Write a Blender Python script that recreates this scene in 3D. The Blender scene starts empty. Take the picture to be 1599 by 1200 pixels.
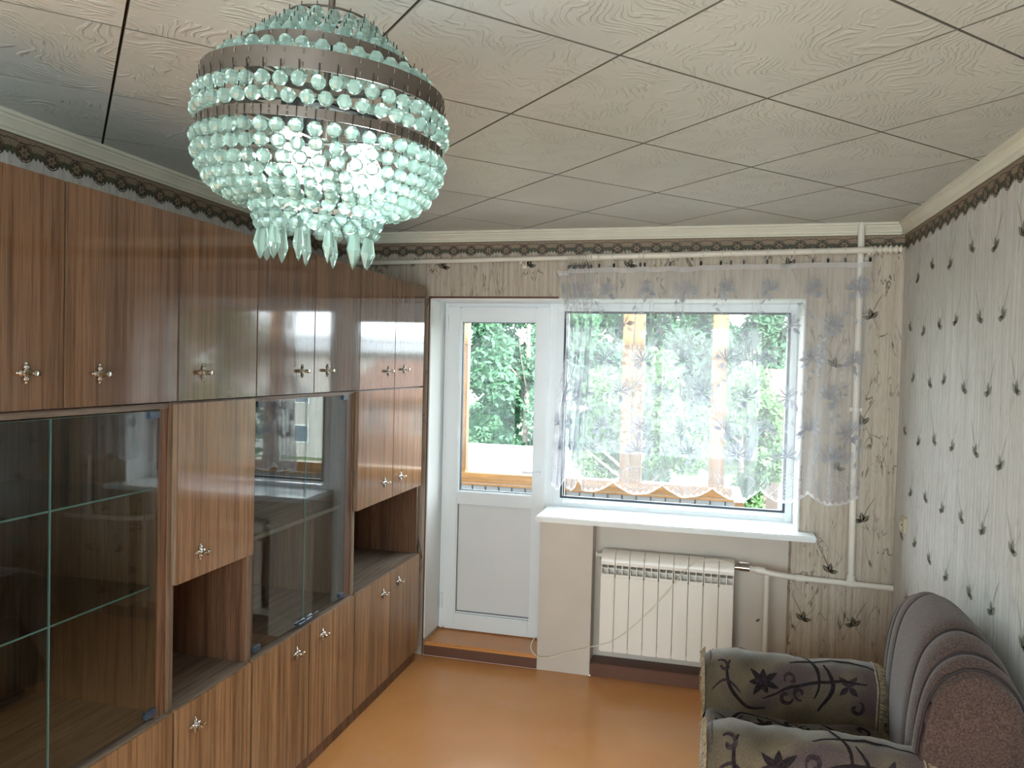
import bpy, bmesh, math, random
from mathutils import Vector, Matrix, noise as mnoise
random.seed(7)
PI = math.pi
scn = bpy.context.scene
COL = scn.collection

# ------------------------------------------------------------------ camera
yaw, pitch, roll = 0.2488, -0.0263, 0.0245
fwd = Vector((-math.sin(yaw)*math.cos(pitch), math.cos(yaw)*math.cos(pitch), math.sin(pitch)))
rt0 = Vector((math.cos(yaw), math.sin(yaw), 0))
up0 = rt0.cross(fwd)
rt = rt0*math.cos(roll)+up0*math.sin(roll)
up = -rt0*math.sin(roll)+up0*math.cos(roll)
cd = bpy.data.cameras.new('camera'); cam = bpy.data.objects.new('camera', cd); COL.objects.link(cam)
cam.matrix_world = Matrix(((rt.x, up.x, -fwd.x, 0), (rt.y, up.y, -fwd.y, 0), (rt.z, up.z, -fwd.z, 1.7324), (0, 0, 0, 1)))
cd.sensor_width = 36; cd.lens = 1177.19/1599*36; cd.clip_start = .05; cd.clip_end = 400
scn.camera = cam

# ------------------------------------------------------------------ world, lights, exposure
W = bpy.data.worlds.new('sky'); scn.world = W; W.use_nodes = True
wn = W.node_tree.nodes; wl = W.node_tree.links
wbg = wn['Background']
wbg.inputs['Color'].default_value = (.89, .94, 1.0, 1)
wbg.inputs['Strength'].default_value = 8.0
sd = bpy.data.lights.new('sun', 'SUN'); sd.energy = 26.0; sd.angle = math.radians(3); sd.color = (1, .95, .86)
so = bpy.data.objects.new('sun', sd); COL.objects.link(so)
so.rotation_euler = Vector((-.66, .47, -.585)).to_track_quat('-Z', 'Y').to_euler()     # from behind the house: it enters as fill by the added rear window only
for nm, loc, rx, sx, sy in (('portal_front', (-.5, 4.75, 1.5), -90, 2.5, 1.9), ('portal_back', (-.6, -1.62, 1.4), 90, 2.8, 1.9)):
    pd = bpy.data.lights.new(nm, 'AREA'); pd.shape = 'RECTANGLE'; pd.size = sx; pd.size_y = sy; pd.cycles.is_portal = True
    po = bpy.data.objects.new(nm, pd); COL.objects.link(po); po.location = loc; po.rotation_euler = (math.radians(rx), 0, 0)
scn.view_settings.view_transform = 'Standard'; scn.view_settings.look = 'None'
scn.view_settings.gamma = 1; scn.view_settings.use_curve_mapping = False
scn.view_settings.exposure = 0.72
cy = scn.cycles
cy.max_bounces = 10; cy.diffuse_bounces = 6; cy.glossy_bounces = 4; cy.transmission_bounces = 6; cy.transparent_max_bounces = 24
cy.sample_clamp_indirect = 12; cy.caustics_reflective = False; cy.caustics_refractive = False
cy.use_denoising = True; cy.use_adaptive_sampling = False

# ------------------------------------------------------------------ dimensions (metres)
XL, XR, YW, YB, H = -2.16, .9576, 4.163, -1.5, 2.5
XC = -1.5575            # face of the wall unit's doors
YF = 4.40               # room face of door and window frames

# ------------------------------------------------------------------ node material helpers
def mat(name):
    m = bpy.data.materials.new(name); m.use_nodes = True
    nt = m.node_tree; b = nt.nodes['Principled BSDF']
    return m, nt, b
def N(nt, t, **k):
    n = nt.nodes.new(t)
    for a, v in k.items():
        if a in n.inputs.keys() if isinstance(a, str) else False: n.inputs[a].default_value = v
        else: setattr(n, a, v)
    return n
def setin(n, **k):
    for a, v in k.items(): n.inputs[a.replace('_', ' ')].default_value = v
    return n
def coords(nt, scale=(1, 1, 1), kind='Object', loc=(0, 0, 0), rot=(0, 0, 0)):
    tc = nt.nodes.new('ShaderNodeTexCoord'); mp = nt.nodes.new('ShaderNodeMapping')
    mp.inputs['Scale'].default_value = scale; mp.inputs['Location'].default_value = loc; mp.inputs['Rotation'].default_value = rot
    nt.links.new(tc.outputs[kind], mp.inputs['Vector']); return mp.outputs['Vector']
def noise_(nt, vec, scale, detail=3, rough=.5, dist=0):
    n = nt.nodes.new('ShaderNodeTexNoise'); n.inputs['Scale'].default_value = scale; n.inputs['Detail'].default_value = detail
    n.inputs['Roughness'].default_value = rough; n.inputs['Distortion'].default_value = dist
    if vec is not None: nt.links.new(vec, n.inputs['Vector'])
    return n.outputs['Fac']
def ramp(nt, fac, stops, interp='LINEAR'):
    r = nt.nodes.new('ShaderNodeValToRGB'); r.color_ramp.interpolation = interp
    e = r.color_ramp.elements
    while len(e) < len(stops): e.new(.5)
    for q, (p, c) in zip(e, stops):
        q.position = p; q.color = (c[0], c[1], c[2], 1) if hasattr(c, '__len__') else (c, c, c, 1)
    nt.links.new(fac, r.inputs['Fac']); return r.outputs['Color']
def mix(nt, fac, a, b, mode='MIX'):
    m = nt.nodes.new('ShaderNodeMix'); m.data_type = 'RGBA'; m.blend_type = mode
    for s, v in ((0, fac), (6, a), (7, b)):
        if hasattr(v, 'links') or isinstance(v, bpy.types.NodeSocket): nt.links.new(v, m.inputs[s])
        else: m.inputs[s].default_value = v if s == 0 else (v[0], v[1], v[2], 1)
    return m.outputs[2]
def bump(nt, b, h, strength=.3, dist=.002):
    n = nt.nodes.new('ShaderNodeBump'); n.inputs['Strength'].default_value = strength; n.inputs['Distance'].default_value = dist
    nt.links.new(h, n.inputs['Height']); nt.links.new(n.outputs['Normal'], b.inputs['Normal']); return n
def rnd_offset(nt, vec, amt=7.0):
    oi = nt.nodes.new('ShaderNodeObjectInfo'); mul = nt.nodes.new('ShaderNodeMath'); mul.operation = 'MULTIPLY'; mul.inputs[1].default_value = amt
    nt.links.new(oi.outputs['Random'], mul.inputs[0])
    va = nt.nodes.new('ShaderNodeVectorMath'); va.operation = 'ADD'
    nt.links.new(vec, va.inputs[0]); nt.links.new(mul.outputs[0], va.inputs[1]); return va.outputs[0]
def plain(name, c, rough=.5, metal=0, spec=.5, coat=0, noise_amt=.06, nscale=6):
    m, nt, b = mat(name)
    v = coords(nt); f = noise_(nt, v, nscale, 4)
    lo = tuple(max(0, x*(1-noise_amt*2)) for x in c); hi = tuple(min(1, x*(1+noise_amt)) for x in c)
    nt.links.new(ramp(nt, f, [(.3, lo), (.7, hi)]), b.inputs['Base Color'])
    setin(b, Roughness=rough, Metallic=metal); b.inputs['Specular IOR Level'].default_value = spec; b.inputs['Coat Weight'].default_value = coat
    return m
def wood(name, cols, rough=.1, coat=.0, bumpy=0.0, gscale=1.0, spec=.5, axis='Z'):
    m, nt, b = mat(name)
    sc = {'Z': (24*gscale, 24*gscale, .9), 'Y': (24, .9, 24), 'X': (.9, 24, 24)}[axis]
    v = rnd_offset(nt, coords(nt, sc))
    n1 = noise_(nt, v, 1.6, 5, .62, .35)
    sc2 = tuple(q*4.2 for q in sc)
    v2 = rnd_offset(nt, coords(nt, sc2)); n2 = noise_(nt, v2, 2.0, 3, .6)
    v3 = rnd_offset(nt, coords(nt, tuple(q*.22 for q in sc))); n3 = noise_(nt, v3, 1.2, 2, .5, .6)
    c1 = ramp(nt, n1, [(.30, cols[0]), (.46, cols[1]), (.56, cols[2]), (.72, cols[1])])
    c2 = ramp(nt, n2, [(.36, .70), (.5, 1.0), (.7, 1.10)])
    c3 = ramp(nt, n3, [(.35, .78), (.65, 1.12)])
    o = mix(nt, 1.0, c1, c2, 'MULTIPLY'); o = mix(nt, 1.0, o, c3, 'MULTIPLY')
    nt.links.new(o, b.inputs['Base Color']); setin(b, Roughness=rough)
    b.inputs['Specular IOR Level'].default_value = spec; b.inputs['Coat Weight'].default_value = coat; b.inputs['Coat Roughness'].default_value = .04
    if bumpy:
        vv = coords(nt, (1, 1, .35)); bump(nt, b, noise_(nt, vv, 14, 2), bumpy, .002)
    return m
M = {}
M['wood_gloss'] = wood('polished_wood', [(.095, .048, .025), (.145, .076, .040), (.19, .106, .060)], rough=.075, coat=.35, bumpy=.07, gscale=1.7, spec=.6)
M['wood_mid'] = wood('mid_wood', [(.15, .07, .032), (.25, .125, .060), (.34, .185, .095)], rough=.11, coat=.25, bumpy=.07, gscale=1.7, spec=.5)
M['wood_base'] = wood('lower_door_wood', [(.14, .072, .034), (.25, .135, .064), (.33, .19, .10)], rough=.34, bumpy=.05, gscale=1.7, spec=.4)
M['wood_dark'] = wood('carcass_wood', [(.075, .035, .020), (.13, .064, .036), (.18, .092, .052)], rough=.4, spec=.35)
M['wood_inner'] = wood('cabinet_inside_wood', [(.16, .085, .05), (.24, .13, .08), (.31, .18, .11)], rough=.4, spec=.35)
M['wood_grey'] = wood('worn_shelf_wood', [(.11, .08, .06), (.17, .125, .095), (.24, .185, .145)], rough=.45, spec=.35, axis='Y')
M['wood_edge'] = wood('carcass_edge', [(.12, .075, .048), (.18, .12, .08), (.22, .15, .1)], rough=.45, spec=.35)
M['orange_wood'] = wood('varnished_pine', [(.27, .12, .035), (.35, .17, .06), (.40, .21, .085)], rough=.35, axis='X')
M['post_wood'] = wood('varnished_pine_post', [(.22, .105, .045), (.28, .145, .07), (.32, .175, .09)], rough=.35)
M['brown_trim'] = plain('brown_paint', (.13, .052, .03), .5)
M['pvc'] = plain('white_pvc', (.76, .80, .82), .22, noise_amt=.01)
M['sill'] = plain('white_sill', (.82, .86, .87), .16, noise_amt=.01)
M['panel_pvc'] = plain('white_sandwich_panel', (.68, .69, .69), .4, noise_amt=.01)
M['gasket'] = plain('black_gasket', (.02, .03, .05), .5)
M['plaster'] = plain('white_reveal_paint', (.74, .76, .76), .55, noise_amt=.03, nscale=3)
M['pier_paint'] = plain('cream_wall_paint', (.60, .54, .47), .45, noise_amt=.05, nscale=2.5)
M['radiator'] = plain('white_enamel', (.84, .80, .73), .25, noise_amt=.01)
M['rad_shadow'] = plain('shaded_casting', (.42, .40, .36), .5)  # shade inside the radiator slots put into the tubes' grey
M['pipe'] = plain('cream_pipe_paint', (.74, .70, .63), .28, noise_amt=.03)
M['chrome'] = plain('tarnished_chrome', (.62, .60, .57), .16, metal=1, noise_amt=.1, nscale=60)
M['brass'] = plain('dark_brass', (.30, .22, .13), .3, metal=1, noise_amt=.1, nscale=40)
M['black'] = plain('black_plastic', (.012, .012, .013), .4)
M['clip_blue'] = plain('blue_grey_plastic', (.035, .06, .10), .3)
M['cable'] = plain('cream_cable', (.78, .72, .60), .4)
M['socket'] = plain('beige_plastic', (.55, .49, .36), .35)
M['rod'] = plain('white_plastic_rod', (.72, .68, .60), .3)
M['ring'] = plain('ivory_plastic', (.62, .57, .48), .3)
M['bronze'] = plain('brown_bronze', (.115, .095, .08), .42, metal=.55, noise_amt=.08, nscale=20)
M['wire'] = plain('dark_wire', (.05, .05, .045), .4, metal=.6)
M['lampholder'] = plain('lampholder_black', (.02, .02, .02), .5)
M['cornice'] = plain('cream_foam_cornice', (.66, .64, .53), .6, noise_amt=.03)
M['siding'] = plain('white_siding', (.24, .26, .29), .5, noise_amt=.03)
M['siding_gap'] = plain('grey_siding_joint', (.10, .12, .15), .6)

def ceiling_mat():
    m, nt, b = mat('embossed_foam_tile')
    v = rnd_offset(nt, coords(nt), 3)
    nz = nt.nodes.new('ShaderNodeTexNoise'); nz.inputs['Scale'].default_value = 4.2; nz.inputs['Detail'].default_value = 1.5
    nt.links.new(v, nz.inputs['Vector'])
    mx = nt.nodes.new('ShaderNodeVectorMath'); mx.operation = 'MULTIPLY_ADD'; mx.inputs[1].default_value = (.42, .42, 0)
    nt.links.new(nz.outputs['Color'], mx.inputs[0]); nt.links.new(v, mx.inputs[2])
    w = nt.nodes.new('ShaderNodeTexWave'); w.inputs['Scale'].default_value = 13; w.inputs['Distortion'].default_value = 5.5; w.inputs['Detail'].default_value = 2; w.inputs['Detail Scale'].default_value = 2.2
    nt.links.new(mx.outputs[0], w.inputs['Vector'])
    h = ramp(nt, w.outputs['Fac'], [(.55, 0.0), (.9, 1.0)])
    msk = ramp(nt, noise_(nt, v, 11, 2), [(.42, 0.0), (.58, 1.0)])
    hh = mix(nt, 1.0, h, msk, 'MULTIPLY')
    bump(nt, b, hh, .55, .004)
    c = ramp(nt, noise_(nt, v, 1.7, 3), [(.3, (.48, .50, .465)), (.7, (.54, .56, .52))])
    nt.links.new(c, b.inputs['Base Color']); setin(b, Roughness=.42); b.inputs['Specular IOR Level'].default_value = .35
    return m
M['tile'] = ceiling_mat()
M['joint_dark'] = plain('dark_tile_edge', (.17, .15, .12), .8)  # darker grey-brown for the side faces of the tiles

def floor_mat():
    m, nt, b = mat('orange_painted_floor')
    v = coords(nt)
    c = ramp(nt, noise_(nt, v, 1.3, 5, .6), [(.3, (.55, .24, .075)), (.55, (.61, .275, .095)), (.75, (.65, .31, .12))])
    sp = nt.nodes.new('ShaderNodeTexVoronoi'); sp.inputs['Scale'].default_value = 9; nt.links.new(v, sp.inputs['Vector'])
    spots = ramp(nt, sp.outputs['Distance'], [(.018, 1.0), (.03, 0.0)])
    c = mix(nt, spots, c, (.14, .06, .03))
    wear = ramp(nt, noise_(nt, v, 2.4, 6, .7), [(.56, 0.0), (.72, .35)])
    c = mix(nt, wear, c, (.55, .33, .20))
    nt.links.new(c, b.inputs['Base Color']); setin(b, Roughness=.23); b.inputs['Specular IOR Level'].default_value = .5
    bump(nt, b, noise_(nt, coords(nt, (1, .4, 1)), 5, 3), .12, .004)
    return m
M['floor'] = floor_mat()

def wallpaper(name, base, streak, light, xaxis):
    """vertical fine streaks plus dark crackle lines; xaxis = which coordinate runs along the wall"""
    m, nt, b = mat(name)
    s = (1, 1, 1)
    along = 60
    v = coords(nt, (along if xaxis == 'X' else 1, along if xaxis == 'Y' else 1, 1.4))
    f1 = noise_(nt, v, 1.0, 4, .65)
    c = ramp(nt, f1, [(.32, streak), (.5, base), (.7, light)])
    v2 = coords(nt, (230 if xaxis == 'X' else 1, 230 if xaxis == 'Y' else 1, 18))
    f2 = noise_(nt, v2, 1.0, 2, .6)
    c = mix(nt, 1.0, c, ramp(nt, f2, [(.3, .86), (.6, 1.05)]), 'MULTIPLY')
    # dark hairline veins: thin zero-crossings of a stretched noise
    v3 = coords(nt, (13 if xaxis == 'X' else 1, 13 if xaxis == 'Y' else 1, 3.2))
    f3 = noise_(nt, v3, 1.0, 3, .6, .8)
    vein = ramp(nt, f3, [(.484, 0.0), (.495, 1.0), (.505, 1.0), (.516, 0.0)])
    gate = ramp(nt, noise_(nt, coords(nt, (6, 6, 7)), 1.0, 2), [(.46, 0.0), (.58, 1.0)])
    vein = mix(nt, 1.0, vein, gate, 'MULTIPLY')
    amt = .95 if name.endswith('veined') else .18
    mm = nt.nodes.new('ShaderNodeMath'); mm.operation = 'MULTIPLY'; mm.inputs[1].default_value = amt
    nt.links.new(vein, mm.inputs[0])
    c = mix(nt, mm.outputs[0], c, (.13, .10, .07))
    nt.links.new(c, b.inputs['Base Color']); setin(b, Roughness=.55); b.inputs['Specular IOR Level'].default_value = .3
    bump(nt, b, f2, .35, .001)
    return m
M['paper_front'] = wallpaper('wallpaper_veined', (.47, .41, .335), (.36, .30, .24), (.55, .50, .42), 'X')
M['paper_side'] = wallpaper('wallpaper_streaked', (.56, .55, .52), (.45, .45, .42), (.66, .66, .63), 'Y')
M['leaf_print'] = plain('leaf_print', (.105, .085, .05), .6, noise_amt=.3, nscale=90)
M['leaf_print_pale'] = plain('leaf_print_pale', (.23, .225, .17), .6, noise_amt=.2, nscale=90)
M['border_tan'] = plain('border_tan_print', (.27, .20, .135), .6, noise_amt=.2, nscale=150)
M['border_green'] = plain('border_green_print', (.085, .085, .05), .6, noise_amt=.35, nscale=120)
M['border_brown'] = plain('border_brown_print', (.065, .043, .028), .6, noise_amt=.3, nscale=120)

def glass_mat(name, tint=(1, 1, 1), refl=1.0, ior=1.5):
    m = bpy.data.materials.new(name); m.use_nodes = True; nt = m.node_tree; nt.nodes.clear()
    o = nt.nodes.new('ShaderNodeOutputMaterial'); t = nt.nodes.new('ShaderNodeBsdfTransparent'); g = nt.nodes.new('ShaderNodeBsdfGlossy')
    t.inputs['Color'].default_value = (*tint, 1); g.inputs['Roughness'].default_value = .01
    fr = nt.nodes.new('ShaderNodeFresnel'); gm = nt.nodes.new('ShaderNodeNewGeometry')      # same reflectance from either side of the thin sheet
    mr = nt.nodes.new('ShaderNodeMapRange'); mr.inputs['To Min'].default_value = ior; mr.inputs['To Max'].default_value = 1/ior
    nt.links.new(gm.outputs['Backfacing'], mr.inputs['Value']); nt.links.new(mr.outputs['Result'], fr.inputs['IOR'])
    mu = nt.nodes.new('ShaderNodeMath'); mu.operation = 'MULTIPLY'; mu.inputs[1].default_value = refl; mu.use_clamp = True
    ms = nt.nodes.new('ShaderNodeMixShader')
    nt.links.new(fr.outputs[0], mu.inputs[0]); nt.links.new(mu.outputs[0], ms.inputs[0])
    nt.links.new(t.outputs[0], ms.inputs[1]); nt.links.new(g.outputs[0], ms.inputs[2]); nt.links.new(ms.outputs[0], o.inputs[0])
    return m
M['pane'] = glass_mat('window_glass', (.93, .97, .96), 1.0)
M['cab_glass'] = glass_mat('cabinet_glass', (.84, .88, .87), 1.2)
M['glass_edge'] = plain('green_glass_edge', (.16, .30, .28), .15)

def bead_mat():
    m = bpy.data.materials.new('pale_green_glass'); m.use_nodes = True; nt = m.node_tree; nt.nodes.clear()
    o = nt.nodes.new('ShaderNodeOutputMaterial')
    g = nt.nodes.new('ShaderNodeBsdfGlossy'); g.inputs['Roughness'].default_value = .06; g.inputs['Color'].default_value = (.95, 1, .98, 1)
    t = nt.nodes.new('ShaderNodeBsdfTranslucent'); t.inputs['Color'].default_value = (.66, .90, .83, 1)
    tr = nt.nodes.new('ShaderNodeBsdfRefraction'); tr.inputs['Color'].default_value = (.88, .97, .95, 1); tr.inputs['IOR'].default_value = 1.45; tr.inputs['Roughness'].default_value = .05
    d = nt.nodes.new('ShaderNodeBsdfDiffuse'); d.inputs['Color'].default_value = (.50, .68, .63, 1)
    fr = nt.nodes.new('ShaderNodeFresnel'); fr.inputs['IOR'].default_value = 1.55
    m1 = nt.nodes.new('ShaderNodeMixShader'); m1.inputs[0].default_value = .68
    m2 = nt.nodes.new('ShaderNodeMixShader'); m2.inputs[0].default_value = .14
    tp = nt.nodes.new('ShaderNodeBsdfTransparent'); tp.inputs['Color'].default_value = (.93, .99, .97, 1)
    m0 = nt.nodes.new('ShaderNodeMixShader'); m0.inputs[0].default_value = .4
    m3 = nt.nodes.new('ShaderNodeMixShader')
    L = nt.links
    L.new(tr.outputs[0], m0.inputs[1]); L.new(tp.outputs[0], m0.inputs[2])
    L.new(t.outputs[0], m1.inputs[1]); L.new(m0.outputs[0], m1.inputs[2])
    L.new(m1.outputs[0], m2.inputs[1]); L.new(d.outputs[0], m2.inputs[2])
    L.new(fr.outputs[0], m3.inputs[0]); L.new(m2.outputs[0], m3.inputs[1]); L.new(g.outputs[0], m3.inputs[2])
    L.new(m3.outputs[0], o.inputs[0])
    return m
M['bead'] = bead_mat()
def emit(name, c, s):
    m, nt, b = mat(name); b.inputs['Base Color'].default_value = (.9, .9, .9, 1)
    b.inputs['Emission Color'].default_value = (*c, 1); b.inputs['Emission Strength'].default_value = s
    return m
M['lamp'] = emit('lit_bulb', (.88, 1.0, .97), 60)
M['lamp2'] = emit('dim_spiral_bulb', (.85, 1.0, .92), 6)

def cloth_mat(name, opac, c):
    m = bpy.data.materials.new(name); m.use_nodes = True; nt = m.node_tree; nt.nodes.clear()
    o = nt.nodes.new('ShaderNodeOutputMaterial'); tr = nt.nodes.new('ShaderNodeBsdfTransparent'); L = nt.links
    t = nt.nodes.new('ShaderNodeBsdfTranslucent'); t.inputs['Color'].default_value = (*c, 1)
    d = nt.nodes.new('ShaderNodeBsdfDiffuse'); d.inputs['Color'].default_value = (*c, 1)
    m1 = nt.nodes.new('ShaderNodeMixShader'); m1.inputs[0].default_value = .5
    L.new(t.outputs[0], m1.inputs[1]); L.new(d.outputs[0], m1.inputs[2])
    # threads look denser where the cloth turns edge-on
    lw = nt.nodes.new('ShaderNodeLayerWeight'); lw.inputs['Blend'].default_value = .35
    ma = nt.nodes.new('ShaderNodeMath'); ma.operation = 'MULTIPLY_ADD'; ma.inputs[1].default_value = .5; ma.inputs[2].default_value = opac; ma.use_clamp = True
    L.new(lw.outputs['Facing'], ma.inputs[0])
    m2 = nt.nodes.new('ShaderNodeMixShader'); L.new(ma.outputs[0], m2.inputs[0]); L.new(tr.outputs[0], m2.inputs[1]); L.new(m1.outputs[0], m2.inputs[2])
    L.new(m2.outputs[0], o.inputs[0]); return m
M['sheer'] = cloth_mat('white_sheer_cloth', .22, (.84, .85, .90))
M['lace'] = cloth_mat('white_lace_thread', .74, (.50, .52, .58))
M['hem'] = cloth_mat('white_hem_cloth', .42, (.93, .93, .96))

def chenille():
    m, nt, b = mat('brown_chenille'); v = coords(nt)
    c = ramp(nt, noise_(nt, v, 180, 2), [(.35, (.045, .027, .022)), (.65, (.095, .062, .052))])
    c2 = ramp(nt, noise_(nt, v, 3, 3), [(.3, .85), (.7, 1.15)])
    nt.links.new(mix(nt, 1.0, c, c2, 'MULTIPLY'), b.inputs['Base Color']); setin(b, Roughness=.9)
    b.inputs['Sheen Weight'].default_value = .22; b.inputs['Specular IOR Level'].default_value = .15
    bump(nt, b, noise_(nt, v, 240, 2), .6, .003); return m
M['chenille'] = chenille()
M['floral_worn'] = plain('worn_floral_chenille', (.10, .055, .05), .9, noise_amt=.5, nscale=28, spec=.1)
M['piping'] = plain('dark_piping', (.022, .014, .014), .8)
def tapestry():
    m, nt, b = mat('olive_grey_tapestry'); v = coords(nt)
    base = ramp(nt, noise_(nt, v, 4.5, 2), [(.35, (.058, .045, .028)), (.5, (.110, .086, .056)), (.62, (.066, .046, .044))])
    weave = ramp(nt, noise_(nt, v, 260, 2), [(.3, .75), (.7, 1.3)])
    c = mix(nt, 1.0, base, weave, 'MULTIPLY')
    nt.links.new(c, b.inputs['Base Color']); setin(b, Roughness=.85); b.inputs['Sheen Weight'].default_value = .35; b.inputs['Specular IOR Level'].default_value = .2
    bump(nt, b, noise_(nt, v, 320, 2), .5, .002); return m
M['tapestry'] = tapestry()
M['tapestry_dark'] = plain('tapestry_vine', (.022, .016, .018), .9, noise_amt=.3, nscale=150, spec=.1)
M['tapestry_mauve'] = plain('tapestry_flower', (.04, .028, .032), .9, noise_amt=.3, nscale=150, spec=.1)
M['fringe'] = plain('tan_fringe', (.33, .26, .17), .9, noise_amt=.2, nscale=90, spec=.1)

def leafmat(name, a, bcol):
    m = bpy.data.materials.new(name); m.use_nodes = True; nt = m.node_tree; b = nt.nodes['Principled BSDF']
    o = [n for n in nt.nodes if n.type == 'OUTPUT_MATERIAL'][0]
    c = ramp(nt, noise_(nt, coords(nt), .9, 4), [(.35, a), (.65, bcol)])
    nt.links.new(c, b.inputs['Base Color']); setin(b, Roughness=.7)
    t = nt.nodes.new('ShaderNodeBsdfTranslucent'); nt.links.new(c, t.inputs['Color'])
    ms = nt.nodes.new('ShaderNodeMixShader'); ms.inputs[0].default_value = .45
    nt.links.new(b.outputs[0], ms.inputs[1]); nt.links.new(t.outputs[0], ms.inputs[2]); nt.links.new(ms.outputs[0], o.inputs[0])
    return m
M['leaf_a'] = leafmat('birch_leaves', (.028, .085, .045), (.055, .15, .08))
M['leaf_b'] = leafmat('lime_leaves', (.04, .10, .035), (.085, .17, .065))
M['leaf_c'] = leafmat('dark_leaves', (.018, .06, .035), (.035, .10, .058))
M['bark'] = plain('bark', (.16, .14, .12), .9, noise_amt=.3)
M['ground'] = plain('grass_ground', (.06, .10, .04), .95, noise_amt=.3, nscale=.5)
M['yard'] = plain('grey_yard', (.18, .18, .165), .9, noise_amt=.15, nscale=.5)
M['roof_grey'] = plain('pale_grey_roof', (.22, .24, .27), .6, noise_amt=.06, nscale=.6)
M['roof_brown'] = plain('rust_brown_roof', (.10, .055, .045), .7, noise_amt=.1, nscale=.6)
M['house_cream'] = plain('cream_house_wall', (.25, .21, .17), .8, noise_amt=.05)
M['house_pink'] = plain('pinkish_house_wall', (.22, .145, .13), .8, noise_amt=.05)
M['house_white'] = plain('white_house_wall', (.3, .3, .3), .8, noise_amt=.05)
M['far_pane'] = plain('far_window_pane', (.10, .13, .17), .15, noise_amt=.1)
M['far_frame'] = plain('far_window_frame', (.6, .6, .6), .5)

# ------------------------------------------------------------------ mesh builder
class MB:
    def __init__(s): s.v = []; s.f = []
    def add(s, v, f):
        o = len(s.v); s.v += [tuple(p) for p in v]; s.f += [tuple(i+o for i in q) for q in f]; return s
    def box(s, a, b, c=0):
        x0, y0, z0 = (min(a[i], b[i]) for i in range(3)); x1, y1, z1 = (max(a[i], b[i]) for i in range(3))
        if c <= 0:
            return s.add([(x0, y0, z0), (x1, y0, z0), (x1, y1, z0), (x0, y1, z0), (x0, y0, z1), (x1, y0, z1), (x1, y1, z1), (x0, y1, z1)],
                         [(0, 3, 2, 1), (4, 5, 6, 7), (0, 1, 5, 4), (1, 2, 6, 5), (2, 3, 7, 6), (3, 0, 4, 7)])
        bm = bmesh.new(); bmesh.ops.create_cube(bm, size=1)
        for v in bm.verts: v.co = Vector((x0+(v.co.x+.5)*(x1-x0), y0+(v.co.y+.5)*(y1-y0), z0+(v.co.z+.5)*(z1-z0)))
        bmesh.ops.bevel(bm, geom=bm.edges[:], offset=c, segments=2, affect='EDGES')
        s.add([v.co[:] for v in bm.verts], [[v.index for v in f.verts] for f in (bm.verts.index_update(), bm.faces)[1]]); bm.free(); return s
    def tube(s, pts, r, n=8, cap=True, closed=False):
        pts = [Vector(p) for p in pts]; m = len(pts); vs = []; prev = None
        for i, p in enumerate(pts):
            a = pts[(i-1) % m] if (i or closed) else p; b = pts[(i+1) % m] if (i < m-1 or closed) else p
            t = (b-a).normalized()
            if prev is None: u = t.orthogonal().normalized()
            else:
                u = prev-t*prev.dot(t); u = u.normalized() if u.length > 1e-6 else t.orthogonal().normalized()
            prev = u; w = t.cross(u); rr = r[i] if hasattr(r, '__len__') else r
            vs += [p+(u*math.cos(2*PI*k/n)+w*math.sin(2*PI*k/n))*rr for k in range(n)]
        fs = []
        for i in range(m if closed else m-1):
            j = (i+1) % m
            fs += [(i*n+k, i*n+(k+1) % n, j*n+(k+1) % n, j*n+k) for k in range(n)]
        if cap and not closed: fs += [tuple(range(n))[::-1], tuple((m-1)*n+k for k in range(n))]
        return s.add(vs, fs)
    def lathe(s, prof, n=24, c=(0, 0, 0), axis='Z'):
        vs = []; fs = []
        for r, h in prof:
            for k in range(n):
                a = 2*PI*k/n; x, y = r*math.cos(a), r*math.sin(a)
                vs.append({'Z': (c[0]+x, c[1]+y, c[2]+h), 'X': (c[0]+h, c[1]+x, c[2]+y), 'Y': (c[0]+x, c[1]+h, c[2]+y)}[axis])
        for i in range(len(prof)-1): fs += [(i*n+k, i*n+(k+1) % n, (i+1)*n+(k+1) % n, (i+1)*n+k) for k in range(n)]
        return s.add(vs, fs)
    def grid(s, P):
        r, c = len(P), len(P[0]); return s.add([p for row in P for p in row], [(i*c+j, i*c+j+1, (i+1)*c+j+1, (i+1)*c+j) for i in range(r-1) for j in range(c-1)])
    def prism(s, poly, fn0, fn1):
        n = len(poly); return s.add([fn0(p) for p in poly]+[fn1(p) for p in poly], [tuple(range(n))[::-1], tuple(range(n, 2*n))]+[(i, (i+1) % n, n+(i+1) % n, n+i) for i in range(n)])
    def mesh(s, name, smooth=False, fixn=True):
        me = bpy.data.meshes.new(name); me.from_pydata(s.v, [], s.f)
        if fixn and len(s.f) < 60000:
            bm = bmesh.new(); bm.from_mesh(me); bmesh.ops.recalc_face_normals(bm, faces=bm.faces[:]); bm.to_mesh(me); bm.free()
        if smooth:
            me.polygons.foreach_set('use_smooth', [True]*len(me.polygons))
            try: me.set_sharp_from_angle(angle=math.radians(smooth if smooth is not True else 40))
            except Exception: pass
        me.update(); return me
def wloc(o):
    v = Vector((0, 0, 0))
    while o is not None: v = v+Vector(o.location); o = o.parent
    return v
def tag(o, label=None, cat=None, group=None, kind=None):
    if label: o['label'] = label
    if cat: o['category'] = cat
    if group: o['group'] = group
    if kind: o['kind'] = kind
    return o
def empty(name, loc=(0, 0, 0), label=None, cat=None, group=None, kind=None, parent=None):
    o = bpy.data.objects.new(name, None); o.location = loc; o.empty_display_size = .05; COL.objects.link(o); o.parent = parent
    return tag(o, label, cat, group, kind)
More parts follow.
